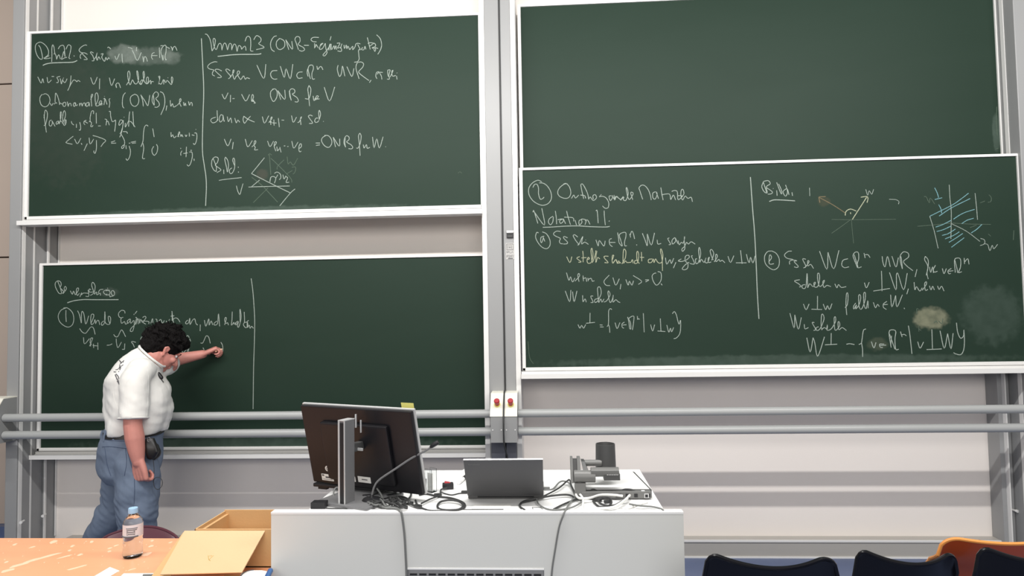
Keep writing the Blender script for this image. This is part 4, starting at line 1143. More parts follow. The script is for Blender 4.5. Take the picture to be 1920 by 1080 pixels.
limb(bm, [shR + Vector((-.005, .03, -.002)), Vector((-2.350, 3.62, 1.258)), shL + Vector((-.02, -.03, 0))], [.072, .076, .066], 20)
sb_ = remeshed(bm, .0065, 6, .5)
# cut the sleeve ends flat and let the cloth ripple
def rip(p):
    a = noise.noise(Vector((p.x * 12, p.y * 12, p.z * 6))) * .006
    d = p.x * .62 + p.z * .78
    w = math.exp(-((p.z - 1.02) / .16) ** 2)
    return a + noise.noise(Vector((d * 26, p.y * 9, (p.z - p.x) * 4))) * .0075 * w + noise.noise(p * 32) * .0015
for vv in sb_.verts:
    vv.co += vv.normal * rip(vv.co)
dR = (elR - shR).normalized(); eR = shR.lerp(elR, .88)
dL = (elL - shL).normalized(); eL = shL.lerp(elL, .95)
for vv in sb_.verts:
    if vv.co.z < .915 and vv.co.z > .8: vv.co.z = .915 - (.915 - vv.co.z) * .1
tshirt_bvh = BVHTree.FromBMesh(sb_)
shirt = obj('t_shirt', sb_, M['shirt'], man)
def drape(px, py, off=.0015):
    r = ray(px, py).normalized(); h = tshirt_bvh.ray_cast(CAM, r)
    return None if h[0] is None else h[0] - r * off
def drape_line(bm, pts, r, off=.0012):
    Q = [drape(*q[:2], off) for q in cr([Vector((a, b, 0)) for a, b in pts], 5)] if len(pts) > 2 else [drape(pts[0][0] + (pts[1][0] - pts[0][0]) * i / 6, pts[0][1] + (pts[1][1] - pts[0][1]) * i / 6, off) for i in range(7)]
    Q = [q for q in Q if q is not None]
    if len(Q) > 2: tube(bm, Q, r, 6)
def zz4(X, Y): return (190 + X * 140 / 889.0, 660 + Y * 170 / 1080.0)
bm = bmesh.new()
for s in (((215, 100), (240, 130), (225, 135)), ((240, 128), (272, 100)), ((258, 118), (262, 122)), ((220, 150), (222, 215)), ((200, 205), (222, 182), (262, 152)), ((215, 178), (235, 192)), ((172, 212), (198, 208)), ((150, 236), (176, 240)), ((205, 232), (210, 236)),
          ((165, 270), (178, 300), (185, 322)), ((176, 262), (200, 290), (208, 318)), ((180, 318), (200, 330)), ((188, 340), (212, 384)), ((200, 336), (212, 372))):
    drape_line(bm, [zz4(*q) for q in s], .0026)
obj('back_print', bm, M['ink'], shirt, label='dark script print on the back')
# sleeve hems and seams as raised stitches
bm = bmesh.new()
def cuff(c, d, r, w):
    a = d.orthogonal().normalized(); b = d.cross(a)
    return [c + (a * math.cos(2 * PI * k / 28) + b * math.sin(2 * PI * k / 28)) * r for k in range(28)]
tube(bm, cuff(eR - dR * .003, dR, .0735, 0), .0050, 8, True)
tube(bm, cuff(eL - dL * .003, dL, .0475, 0), .0040, 8, True)
col = sec(-2.297, 1.349, .064, .078, lean=-.062)
tube(bm, col, .0065, 8, True)
obj('hem', bm, M['shirt'], shirt)
bm = bmesh.new()
for s in (((286, 430), (300, 372), (338, 318), (400, 272)), ((545, 180), (562, 300), (560, 450), (552, 640), (540, 770)), ((140, 480), (165, 600), (230, 740)), ((722, 700), (716, 800), (712, 900))):
    drape_line(bm, [zz4(*q) for q in s], .0010, -.0003)
obj('seam', bm, M['shirt'], shirt)
# lapel microphone
lp = drape(*zz4(700, 285), .006) or Vector((-2.22, 3.6, 1.25))
lm = bmesh.new(); limb(lm, [lp + Vector((-.010, -.002, .012)), lp + Vector((.006, -.002, -.010))], [.012, .013], 10)
limb(lm, [lp + Vector((.004, -.004, -.016)), lp + Vector((.010, -.004, -.034))], [.005, .004], 8); limb(lm, [lp + Vector((.010, -.004, -.022)), lp + Vector((.022, -.001, -.036))], [.003, .002], 6)
lapel = tag(obj('lapel_microphone', lm, M['black']), 'small black lapel microphone clipped to the collar of the white t-shirt', 'microphone')

# --- jeans
bm = bmesh.new()
JS = [sec(-2.402, .945, .146, .168), sec(-2.405, .915, .150, .172), sec(-2.416, .87, .160, .178), sec(-2.424, .82, .166, .182), sec(-2.424, .76, .164, .182), sec(-2.420, .70, .155, .175), sec(-2.418, .64, .12, .15)]
rings(bm, JS)
limb(bm, [hipR + Vector((.012, 0, -.04)), hipR.lerp(kR, .5) + Vector((.01, 0, 0)), kR, kR.lerp(aR, .5), aR + Vector((0, 0, -.02))], [.112, .112, .104, .098, .090], 24)
limb(bm, [hipL + Vector((0, 0, -.04)), hipL.lerp(kL, .5), kL, kL.lerp(aL, .5), aL], [.116, .112, .102, .094, .086], 24)
jb = remeshed(bm, .0075, 6, .5)
for vv in jb.verts:
    q = vv.co; kz = math.exp(-((q.z - .50) / .10) ** 2)
    vv.co += vv.normal * (noise.noise(Vector((q.x * 9, q.y * 9, q.z * 11))) * .012 + noise.noise(Vector((q.x * 20, q.y * 20, q.z * 34 + q.x * 25))) * .008 * (.25 + kz))
jeans_bvh = BVHTree.FromBMesh(jb)
jeans = obj('jeans', jb, M['jeans'], man)
def drape_j(pts, r, off=.001):
    out = []
    for q in cr([Vector((a, b, 0)) for a, b in pts], 6):
        rv = ray(q.x, q.y).normalized(); h = jeans_bvh.ray_cast(CAM, rv)
        if h[0] is not None: out.append(h[0] - rv * off)
    return out
bm = bmesh.new()
def zz5(X, Y): return (170 + X * 150 / 736.0, 790 + Y * 220 / 1080.0)
for s in (((125, 130), (118, 165), (220, 178), (310, 182)), ((105, 235), (180, 232), (300, 246), (345, 250)), ((330, 250), (352, 330), (380, 430)), ((402, 530), (404, 640), (398, 760)), ((130, 240), (150, 390), (185, 500)), ((320, 250), (330, 380), (310, 500))):
    Q = drape_j([zz5(*q) for q in s], 0)
    if len(Q) > 2: tube(bm, Q, .0013, 6)
obj('seam', bm, M['denim_dark'], jeans)
# belt with loops
bm = bmesh.new()
b1 = sec(-2.4015, .932, .1515, .1735); b2_ = sec(-2.4035, .902, .1560, .1780)
i1 = sec(-2.4015, .932, .140, .162); i2 = sec(-2.4035, .902, .143, .165)
V = rings(bm, [b1, b2_, i2, i1], closed=True)
belt = obj('belt', bm, M['leather'], man)
for k in (14, 17, 20, 23, 26, 29, 32):
    bm = bmesh.new()
    tube(bm, [b1[k] + Z * .008, b1[k].lerp(b2_[k], .5) + (b1[k] - Vector((-2.40, 3.62, b1[k].z))).normalized() * .004, b2_[k] - Z * .012], .006, 8)
    obj('belt_loop', bm, M['jeans'], jeans)
# shoes
for a_k, lab in ((aR, 'r'), (aL, 'l')):
    bm = bmesh.new(); f_ = Vector((hh.x, hh.y, 0))
    c0 = Vector((a_k.x, a_k.y, 0))
    rings(bm, [ellring(c0 + f_ * .06 + Z * .002, f_ * .145, rr * .048, 24, 2.6), ellring(c0 + f_ * .06 + Z * .03, f_ * .148, rr * .050, 24, 2.6), ellring(c0 + f_ * .045 + Z * .06, f_ * .115, rr * .046, 24, 2.4), ellring(c0 + f_ * .0 + Z * .10, f_ * .060, rr * .042, 24, 2)])
    obj('shoe', bm, M['shoe'], man)

# black belt pouch with a thin wire
pp = at(283, 838, 3.47)
pu = thing('belt_pouch', 'black transmitter pouch hanging from the belt of the man in the white t-shirt', 'pouch', pp)
bm = bmesh.new()
rings(bm, [ellring(at(281, 822, 3.475), hh * .022, rr * .016, 20, 3), ellring(at(283, 834, 3.465), hh * .030, rr * .022, 20, 3), ellring(at(286, 847, 3.465), hh * .034, rr * .024, 20, 3), ellring(at(284, 858, 3.47), hh * .022, rr * .018, 20, 2.5), ellring(at(283, 861, 3.47), hh * .010, rr * .01, 20, 2)])
obj('pouch_body', bm, M['leather'], pu)
bm = bmesh.new(); limb(bm, [at(290, 838, 3.53), at(294, 850, 3.54), at(288, 858, 3.52)], [.022, .022, .016], 12); obj('pouch_flap', bm, M['leather'], pu)
bm = bmesh.new(); tube(bm, [at(279, 824, 3.44) + Vector((math.cos(i * PI / 8) * .008, 0, math.sin(i * PI / 8) * .012)) for i in range(16)], .0016, 6, True); obj('clip', bm, M['stand'], pu)
bm = bmesh.new(); tube(bm, cr([at(*q, 3.475) for q in ((287, 860), (289, 880), (288, 900), (290, 914), (297, 917.5), (303.5, 911), (304, 901), (298, 895), (290, 897), (287.5, 905))], 6), .0016, 6); obj('wire', bm, M['cable'], pu)
# chalk in the writing hand
ck = bmesh.new(); e_ = at(416, 655, 4.094); s_ = at(404, 659, 4.04); tube(ck, [s_, e_], .0052, 12)
tag(obj('chalk_stick', ck, M['dust']), 'short stick of white chalk held against the board in the writing hand', 'chalk')

# ------------------------------------------------------------------ chalk writing: pen paths of every line, lying on the boards
BOARDS = {'A': (board_a, YF), 'C': (board_c, YR), 'B': (board_b, YR), 'D': (board_d, YF)}
LINES = {}
def W(key, x0, y0, s, txt, w=2.3):
    """key = board letter, name of the line, chalk; txt = pen paths 'x,y x,y; x,y ...' in a window at x0, y0 enlarged s times"""
    for st in txt.split(';'):
        P = [tuple(float(c) for c in q.split(',')) for q in st.split()]
        if P: LINES.setdefault(key, []).append(([(x0 + a / s, y0 + b / s) for a, b in P], w))
L1 = ('A', 'heading', 'chalk')
W(L1, 60, 70, 12, """150,180 190,240 225,380 235,470 205,495 150,460 100,370 75,260 90,160 170,110 240,130 320,200 370,300 365,390 300,450 270,475 330,480 420,465;
265,470 340,440 390,410; 445,555 450,400 448,260 465,170 495,220 510,340 520,380; 490,375 520,375 545,430 555,495 575,430 605,395 630,460 640,490;
590,265 630,200 690,180 722,210 735,330 745,440; 745,440 720,320 695,400 665,495 720,470 790,448; 765,270 800,190 830,170 875,200 870,290 840,420 835,470 860,480;
945,410 952,432; 1240,183 1190,175 1110,220 1060,285 1090,335 1140,355 1095,390 1085,450 1105,480; 1250,385 1180,350 1130,365 1180,420 1245,495 1170,500;
1385,355 1340,330 1315,345 1370,420 1395,520 1350,530; 1395,500 1440,440 1465,350 1450,450 1470,520 1500,440 1540,500; 1550,380 1600,370 1570,440 1590,490 1635,540 1660,450 1690,510 1720,460 1745,490;
1700,240 1725,220 1775,265""", 2.4)
W(L1, 60, 70, 12, "245,632 320,600 450,578 700,568 920,560 1020,522", 3.2)
W(L1, 210, 70, 12, """65,420 105,500 165,370; 225,375 230,480 240,570; 360,230 420,240 460,270; 455,290 495,370 570,520 660,340; 555,225 550,310; 695,430 710,560; 710,560 725,460 750,435 780,480 795,545;
960,340 905,370 890,450 920,500; 900,412 1025,412; 1065,235 1070,350 1075,465; 1150,520 1120,420 1100,330 1120,250 1180,180 1215,200 1215,330 1195,430 1210,510 1225,490; 1130,480 1155,500 1145,400; 1095,190 1150,185; 1230,215 1300,255; 1325,205 1350,250 1360,300 1375,240 1410,205 1440,240 1465,300""", 2.4)
L2 = ('A', 'second line', 'chalk')
W(L2, 60, 70, 12, """130,890 205,1030 240,930 265,1025; 340,900 365,1020 440,960; 445,882 500,882; 635,880 590,890 560,905 590,960 590,1015 550,1018; 635,930 650,1000 665,1050 690,950 715,905 690,960 735,1020 770,980 790,930; 880,860 870,980 850,1100 805,1200; 850,1100 900,1010 940,960 990,980 1010,1000 1040,970 1085,1000;
1320,905 1390,1060 1470,895; 1525,930 1520,1060 1520,1170; 1740,910 1790,1085 1860,930; 1890,1070 1905,1140""")
W(L2, 210, 70, 12, """95,1130 90,1060 150,1030 195,1140; 325,1075 380,980 405,850 385,760 355,800 365,950 405,1070 440,1000 465,960 510,1040 560,1040 600,940 580,780 560,760 565,840 590,960 620,1040 660,1060 690,980 670,960 640,1010 660,1060; 690,1000 730,880 720,770 700,800 715,950 740,1010 790,1050 820,980 815,900 780,910 775,1000 800,1045 840,1000 870,970 875,1060 890,1000 940,1000;
1045,880 1070,940 1045,1060 1080,900 1060,870; 1060,1040 1110,1050 1160,950 1165,1060; 1180,960 1210,1020 1240,970 1300,1030 1340,1060 1370,940 1345,890 1335,960 1350,1050; 1258,905 1262,918""")
L3 = ('A', 'third line', 'chalk')
W(L3, 60, 150, 12, """235,320 190,370 175,450 210,560 290,605 370,560 405,450 370,350 300,310 250,330; 410,520 440,575 480,520; 520,505 525,380 535,295 580,370 610,480 620,530; 495,545 540,510 560,530; 620,560 630,520 690,550; 745,500 705,520 700,580 740,595 765,550 745,500 690,520; 795,490 815,595 830,540 870,530 885,590; 945,510 930,570 960,595 985,530 960,510 1000,580 1025,550;
1070,520 1075,590; 1075,560 1110,520 1130,590 1150,530 1190,520 1200,585; 1280,500 1220,530 1225,595 1270,570 1285,510 1295,590; 1320,440 1365,350 1355,320 1330,380 1345,595; 1430,580 1490,420 1470,300 1430,310 1420,400 1435,560 1470,585 1520,560 1570,490 1540,470 1510,520 1530,570 1575,520 1570,570; 1610,430 1640,420 1620,560; 1650,430 1690,555; 1760,420 1735,440 1750,520 1735,620; 1630,365 1634,372""")
W(L3, 210, 150, 12, """305,285 255,350 235,470 240,590 275,635; 510,320 430,370 410,450 440,550 510,595 580,550 605,450 570,350 500,318; 650,335 690,460 705,595; 650,340 740,470 805,580 835,450 850,340; 950,570 945,450 930,350; 950,570 905,480 920,350 980,270 1040,300 1035,370 985,420 1050,500 1065,570 1010,615 960,610; 1085,265 1150,300 1190,430 1175,600 1100,785; 1235,575 1215,690;
1310,460 1325,595 1360,530 1390,610 1460,570; 1470,570 1550,470 1545,420 1520,450 1530,540 1560,600; 1610,500 1625,580 1650,520 1665,580; 1720,480 1745,570 1770,510 1800,520 1808,585""")
L4 = ('A', 'fourth line', 'chalk')
W(L4, 60, 220, 12, """270,15 290,-130 310,-160 345,-100 340,20 300,180; 270,-60 290,100 325,340; 270,185 310,180; 440,60 395,90 390,180 430,195 460,130 450,80 520,205; 600,80 550,110 550,160 590,130 605,90 610,150 640,60 660,-100 640,-110 640,60 670,110; 680,140 740,20 755,-80 730,-150 700,-80 690,60 720,180 760,150 770,70 745,60 740,150;
885,90 900,140 945,175; 1000,150 1000,235; 1075,110 1095,200 1090,285 1060,285; 1225,65 1175,90 1170,140 1195,170; 1180,90 1255,135; 1385,-75 1385,-140 1340,-130 1310,0 1310,70 1290,105; 1300,80 1340,130 1320,200 1350,210 1375,180; 1445,-100 1448,140; 1490,195 1550,195; 1640,40 1680,60 1665,180; 1670,110 1710,90 1740,180; 1735,-130 1765,-130 1770,-40 1790,60 1820,100 1880,60; 1880,60 1880,150 1860,320""")
W(L4, 210, 150, 12, """255,920 190,900 155,990 170,1020 225,960 255,910 240,1060 215,1180 175,1290; 270,840 276,832; 300,970 300,1060 350,970 385,900; 400,710 385,830 375,1050; 470,710 480,900 490,1040; 395,930 440,950 520,1060""")
L5 = ('A', 'formula line', 'chalk')
W(L5, 60, 220, 12, """930,425 775,550 790,580 910,608; 960,490 1020,595 1100,470; 1110,580 1125,620; 1245,590 1170,750; 1285,460 1310,600 1390,490; 1450,515 1450,700 1425,805 1395,790 1395,750; 1370,410 1480,440 1655,515 1600,590 1550,660; 1780,560 1870,530; 1785,585 1895,580""")
W(L5, 210, 220, 10.67, """310,325 290,290 220,285; 180,330 250,470 240,590 205,625 195,590 240,550; 160,330 185,290 215,190; 280,560 285,635; 345,575 370,680 350,800 305,860 280,825; 340,518 368,518; 380,500 480,480 ; 400,520 480,512; 725,180 690,155 650,200 630,330 620,480 580,590; 620,520 635,620 615,760 615,825 660,825; 815,225 845,395; 835,580 800,650 810,720 850,760 900,700 915,600 890,540;
1180,300 1185,390 1215,350 1245,410 1290,370; 1310,390 1355,320 1345,290 1325,350 1340,395; 1375,340 1380,385 1400,350 1420,395; 1465,350 1480,385 1500,350; 1545,310 1550,385; 1600,352 1650,365; 1650,315 1690,320 1700,400 1680,500 1650,545 1625,520; 1675,240 1685,246; 1375,615 1378,632; 1400,670 1375,720 1380,765; 1490,590 1482,795; 1430,725 1515,712; 1550,695 1600,700 1605,800 1570,930 1530,975 1500,945; 1570,662 1600,660; 1640,830 1645,870""")
LV = ('A', 'dividing stroke', 'chalk')
W(LV, 0, 0, 1, "377.6,72 380,120 382,170 380.5,220 379.5,280 383,310 386,330 387,350 386,375 385.5,386", 2.8)
L6 = ('A', 'lemma heading', 'chalk')
W(L6, 370, 55, 10.667, """155,95 200,110 260,220 295,435; 295,435 340,350 360,220 330,180 315,230 340,350 380,405 420,310 450,280 480,310 495,420; 495,400 530,290 570,290 605,415; 610,400 640,290 680,300 690,415; 690,400 730,300 770,320 795,445; 800,440 825,330 870,345 885,400; 885,400 940,340 965,360 975,425; 955,240 985,160 1020,140 1060,180 1070,300 1065,425 1120,435; 1130,210 1170,140 1210,130 1270,180 1270,240 1230,290 1335,355 1280,385 1180,405;
1590,130 1530,150 1475,240 1465,330 1490,410 1545,445; 1650,185 1590,240 1580,330 1620,395 1680,400 1745,340 1740,240 1670,190 1630,185; 1770,210 1830,410; 1770,210 1900,400 1890,240""")
W(L6, 370, 55, 10.667, "410,542 520,530 700,510 900,502 1200,500 1280,485", 2.9)
W(L6, 540, 55, 9.143, """180,350 140,230 120,170 150,125 200,140 205,210 175,260 260,310 285,350 240,375 190,360; 275,275 360,275; 530,140 430,140 395,180 430,210 490,215; 455,240 455,325; 520,320 480,260 470,310; 540,330 560,260 600,240 550,290 540,340 590,330 640,240; 640,240 650,330 670,400 630,455 600,440 650,380 700,310 730,250; 690,360 720,250 720,360; 740,250 745,350 790,280 800,345 820,280 835,350;
740,120 720,190; 840,240 890,240 850,320 900,310 920,360 900,380 850,370; 900,330 920,260 930,250; 960,270 970,330 1000,270 1010,335 1030,290 1055,350; 1060,350 1110,290 1110,350 1150,300 1165,250 1200,240 1240,250; 1195,260 1215,300 1240,350 1210,355 1215,450 1220,510 1190,555 1135,565; 1280,310 1260,345 1300,350 1320,290 1335,345; 1360,140 1385,240 1410,345; 1370,245 1410,230 1480,240; 1400,290 1480,240 1500,290 1440,320 1500,330 1490,380 1470,340; 1490,310 1545,330; 1520,95 1580,160 1605,260 1590,340 1540,430""")
L7 = ('A', 'lemma second line', 'chalk')
W(L7, 370, 55, 10.667, """400,655 340,650 250,690 205,750 250,795 330,815 305,860 305,910 350,935; 490,835 430,805 370,800 360,830 420,890 480,945 460,965 400,965; 660,830 600,795 570,810 600,860 660,930 650,970 620,990; 660,960 720,870 735,820 715,820 710,900 740,1000 780,930; 780,940 840,880 840,840 810,840 800,900 860,1000 880,990 920,930; 930,930 960,1000 990,970 1050,990; 1190,715 1330,985 1370,700; 1600,825 1500,835 1465,900 1490,970 1540,998 1600,992; 1660,740 1740,965 1775,790 1860,990 1910,700""")
W(L7, 540, 55, 9.143, """250,730 180,740 150,790 180,840 250,830; 335,680 330,750 345,810; 385,850 360,760 345,680 370,620 425,620 435,680 410,760 420,850 460,850; 495,630 510,690 540,650 570,640 600,695; 860,615 845,680 865,770 890,810 920,740 935,630 975,805; 1010,640 1095,810 1130,670; 1220,850 1190,760 1165,660 1185,580 1250,560 1295,590 1280,650 1215,720 1230,760 1320,830 1390,880; 1425,870 1395,915;
1530,770 1560,730 1520,740 1505,800 1525,850; 1625,740 1570,740 1600,800 1610,860; 1710,700 1710,760 1720,810; 1710,700 1750,700 1730,790 1740,850 1700,855; 1750,820 1800,710 1780,720 1790,800 1850,790; 1860,800 1870,860; 1868,745 1870,755""")
L8 = ('A', 'lemma third line', 'chalk')
W(L8, 385, 150, 10.667, """335,285 390,380 455,255; 505,300 500,445; 545,375 585,372; 725,285 810,420 885,290; 930,430 965,340 945,290 925,340 930,430 965,400 965,430; 950,430 990,440 975,465 1010,458; 1360,185 1310,230 1305,320 1340,410 1380,425 1430,340 1435,240 1400,180 1340,185; 1450,215 1510,395; 1450,215 1590,390 1590,200; 1720,410 1690,320 1680,220; 1720,410 1695,300 1690,210 1735,175 1785,200 1785,255 1740,285 1830,350 1860,410 1840,440 1790,435""")
W(L8, 550, 110, 9.143, """270,460 250,520 260,620 280,815; 270,460 300,520 290,620 260,690 200,685; 340,640 355,720 400,640; 370,680 380,710 430,650 400,640 390,690 450,690; 530,490 620,725 710,485""")
L9 = ('A', 'lemma fourth line', 'chalk')
W(L9, 385, 200, 10.667, """235,75 240,180 250,280; 210,210 130,240 110,280 150,325 220,300 245,250; 360,180 310,165 280,240 300,310 350,260 355,180 375,290 385,280; 440,200 460,300 490,250 510,230 530,325; 590,230 620,325 650,270 690,315; 770,190 755,260 780,330 800,320 850,250 905,190; 770,190 850,250 985,310; 1140,200 1185,330 1270,180; 1270,320 1330,240 1330,205 1310,240 1310,365; 1290,310 1330,310; 1370,260 1375,380; 1340,325 1425,328; 1460,230 1480,410; 1525,270 1575,272; 1725,180 1760,315 1825,210""")
W(L9, 550, 200, 10.1, """80,300 110,290 150,210 155,190 135,230 145,345; 365,180 320,160 285,185 320,240 365,310 300,320; 470,220 430,220 405,270 430,300 480,270 515,150 495,70 480,120 490,240 470,280; 565,278 575,284""")
L10 = ('A', 'lemma fifth line', 'chalk')
W(L10, 385, 200, 10.667, """380,650 450,785 515,645; 560,710 540,850; 800,650 850,805 940,680; 930,805 1000,740 1010,690 985,690 975,770 1005,820; 1000,820 985,865 1055,860; 1245,690 1295,800 1365,690; 1370,800 1420,730 1410,700 1385,720 1380,800 1410,890; 1430,800 1445,885 1480,840; 1490,810 1515,915; 1570,785 1600,785; 1640,798 1665,798; 1730,690 1770,830 1855,710""")
W(L10, 550, 200, 10.1, """100,800 150,760 150,710 125,710 105,770 110,840 130,855 150,840; 425,690 505,690; 430,735 505,725; 590,545 660,550 715,610 730,680 700,750 650,772 580,730 535,650 550,590 610,550; 755,580 800,765; 755,580 870,750 878,610; 990,770 960,690 970,600 1010,550 1055,580 1050,630 1010,670 1090,720 1125,770 1100,800 1045,795; 990,770 975,680 985,600; 1260,500 1235,560 1250,700 1265,930; 1260,500 1285,560 1270,680 1230,780 1195,785; 1325,720 1340,785 1385,720 1400,790 1450,770; 1500,575 1530,780 1580,610 1630,785 1700,570; 1748,755 1750,765""")
L11 = ('A', 'sketch', 'chalk')
W(L11, 380, 285, 10.1, """260,370 255,270 200,130; 255,370 210,340 170,250 180,150 235,95 295,120 280,200 240,250 330,320 340,350 270,390; 400,335 402,415; 430,100 420,150 450,280 470,380 490,250 470,150 430,95; 555,300 510,340 515,400 560,400 605,300 605,160 585,115 570,160 600,250; 675,280 675,300; 678,370 678,390; 310,540 420,520 740,485; 640,640 665,740 705,805 735,700 765,600;
925,410 1380,640 1660,775; 925,410 1170,110; 870,665 1000,660 1180,655 1650,645; 930,655 1080,530; 1460,1020 1660,780 1750,700; 1290,490 1275,540 1280,570; 1280,540 1290,480 1340,465 1385,500 1360,590; 1385,500 1425,430; 1360,405 1410,380 1470,420 1480,490 1450,525; 1520,430 1540,510 1580,450; 1580,470 1610,490 1580,575 1640,572""")
L12 = ('A', 'sketch faint', 'chalk_faint')
W(L12, 380, 285, 10.1, """1260,40 1275,200 1290,430; 1240,60 1270,35 1310,60; 1290,120 1420,240 1660,490 1690,580; 1410,330 1420,270 1540,150; 1600,90 1620,230 1660,190 1720,250 1800,120; 1690,290 1760,290 1750,380 1710,420; 1600,410 1700,350; 930,480 1130,640 1270,790 1420,950; 960,960 1180,740 1240,680""")
K1 = ('C', 'heading', 'chalk')
W(K1, 95, 520, 9.1, """190,275 165,180 125,80 130,70; 190,280 140,270 85,170 80,100 120,60 170,80 180,130 165,180 220,240 205,275; 205,270 250,230 270,190 250,155 230,190 240,240 210,280; 335,230 370,290 390,235 420,300; 420,300 470,230 475,185 445,195 440,270 460,310 490,270; 500,335 530,260 525,300 560,270 650,275; 640,215 650,320 600,325; 690,215 660,200 660,250 740,250; 680,310 740,260 760,150 720,85 700,130 720,200 750,290; 750,290 780,250 790,300 840,270 850,310; 810,270 840,215 900,205; 970,180 975,190; 1010,225 950,215 900,245 930,290 990,300 1015,260 985,225 940,230; 950,310 960,280; 1010,335 1080,310 1090,260 1060,225 1035,250 1045,300 1075,310; 1000,300 1015,330""")
W(K1, 95, 520, 9.1, "285,435 400,400 560,380 760,382 1160,381", 2.9)
K2 = ('C', 'first line', 'chalk')
W(K2, 95, 520, 9.1, "260,525 180,560 130,650 150,750 220,820 300,850 370,810 395,710 370,600 290,525 220,525; 262,560 260,660 267,760")
W(K2, 140, 570, 9.1, """50,115 80,180 115,325; 115,325 115,180 130,125 160,180 190,345 240,200; 285,320 325,220 320,175 285,185 275,260 285,350 330,320 345,265 360,340; 360,330 385,285 410,285 430,355; 500,290 460,320 465,365 505,330 520,240 515,130; 515,130 515,290 550,345 600,340 615,270 605,220 575,215 580,280 600,330; 860,160 850,120 800,110 750,160 760,220 800,240; 830,225 790,250 800,330 850,300 870,345 910,320; 940,255 900,290 910,330 950,280 945,255 960,330 1010,280 1015,370 990,460 950,465 960,420 1010,370 1040,330; 1040,230 1060,240 1040,300 1045,345 1075,245 1085,345; 1010,170 1015,185; 1030,165 1065,120; 1100,250 1110,330 1125,265 1160,320; 1160,230 1200,210 1215,240 1170,310 1215,345; 1150,290 1260,300 1265,340; 1300,330 1330,250 1335,320; 1380,260 1400,265 1410,320; 1430,300 1470,265 1500,330 1530,280; 1560,290 1590,320 1620,260; 1660,150 1665,290; 1640,210 1700,200""")
W(K2, 330, 580, 9.1, """-70,200 -20,150 30,160 70,220; -70,30 -55,150 -40,240; 205,180 165,220 175,250 215,230 235,150 240,260 280,190 320,165 340,240 370,270; 415,260 412,370; 485,185 510,290 560,160 565,270 600,200 625,265; 700,200 650,240 660,270 710,240 725,75 745,290; 830,265 860,160 845,140 830,180 850,240 880,230 895,270; 960,40 955,180 945,270 990,220 985,250 1030,240; 1060,200 1010,240 1030,265 1065,210 1050,290 1075,295 1110,150 1100,20 1090,20 1095,240; 1165,45 1170,210 1150,260 1190,315 1225,280 1215,220 1160,230; 1240,185 1215,220 1220,310 1250,270 1265,325 1290,290 1320,325""")
K3 = ('C', 'second line', 'chalk')
W(K3, 140, 570, 9.1, """85,420 130,480 185,500 230,450 275,395 320,410 350,520; 150,570 170,680 255,590; 255,720 300,610 305,580 275,590 265,660 285,690 260,710 280,720; 320,680 325,750; 310,710 385,715; 395,660 398,780; 550,705 600,700 640,680; 665,520 700,560 740,550 790,450 820,460 870,560; 710,590 715,670 740,745 800,650; 855,675 850,775; 810,775 855,775; 1045,655 990,640 970,650 1000,690 1020,740; 1140,560 1125,620 1150,720 1165,640 1150,560""")
W(K3, 330, 580, 9.1, """155,540 190,450 220,470 250,545; 420,575 460,570 515,455 560,480 585,580; 130,600 90,620 100,680 125,740 215,650 190,720; 150,720 190,650 220,645 205,740; 460,655 480,690; 765,560 795,620 800,720""")
KV = ('C', 'dividing stroke', 'chalk')
W(KV, 0, 0, 1, "471,522 474,545 476,570 477.5,600 477,640 475.5,690 474.5,767", 2.4)

D1 = ('D', 'heading', 'chalk')
W(D1, 985, 330, 8.09, """250,90 190,65 110,105 55,180 55,280 110,370 190,425 270,445 350,415 395,340 385,240 330,150 270,110 210,105; 115,175 140,130 180,130 200,190 200,270 225,350 260,345 285,320; 640,120 590,125 520,180 490,250 520,310 600,340 660,325 690,260 670,170 620,115 575,125; 700,340 735,290 760,335 810,290; 840,135 860,240 885,345; 840,130 870,125 920,210 950,290 960,355; 835,290 900,300 915,340; 960,350 985,320 1015,360 1040,370 1080,330 1060,285 1025,300 1030,350; 1120,320 1155,280 1135,310 1180,310 1230,340 1265,410 1255,480 1210,490 1170,455; 1300,300 1270,310 1290,375 1325,320 1310,295 1350,350 1370,310 1420,340 1456,370""")
W(D1, 1150, 330, 8.09, """10,290 20,365 50,310 80,340; 150,310 115,360 160,320 150,360 190,370 225,270 205,180 195,200 220,320 250,355 300,270 275,245 265,270 295,360; 445,355 400,220 390,180 430,140 480,150 530,210 560,290 575,365; 640,240 600,260 600,330 635,350 665,280 650,240 685,345; 720,175 735,270 755,365; 730,285 850,275 870,360 910,290 945,365; 885,235 930,220 970,240 975,330 990,360 1035,320 1030,300 980,300; 1030,330 1070,270 1055,205 1030,220 1025,290 1050,365 1090,305 1130,340 1180,325 1200,390""")
D2 = ('D', 'second heading', 'chalk')
W(D2, 985, 330, 8.09, """115,550 130,530 190,720; 130,540 290,745 250,490; 420,610 365,650 350,700 380,740 415,700 425,620; 455,530 470,640 475,730; 490,665 550,650; 570,650 520,680 535,720 575,690 575,650 610,725; 625,530 650,630 685,740; 590,625 720,635 735,690; 755,670 775,745; 860,660 815,680 820,745 860,700 850,655 920,670 905,740; 905,680 945,670 980,735; 1070,530 1090,530 1105,715; 1195,525 1200,620 1213,745; 1265,690 1280,680""")
W(D2, 985, 330, 8.09, "265,780 400,775 600,762 800,758 1000,770 1215,775 1280,765", 2.5)
D3 = ('D', 'line a', 'chalk')
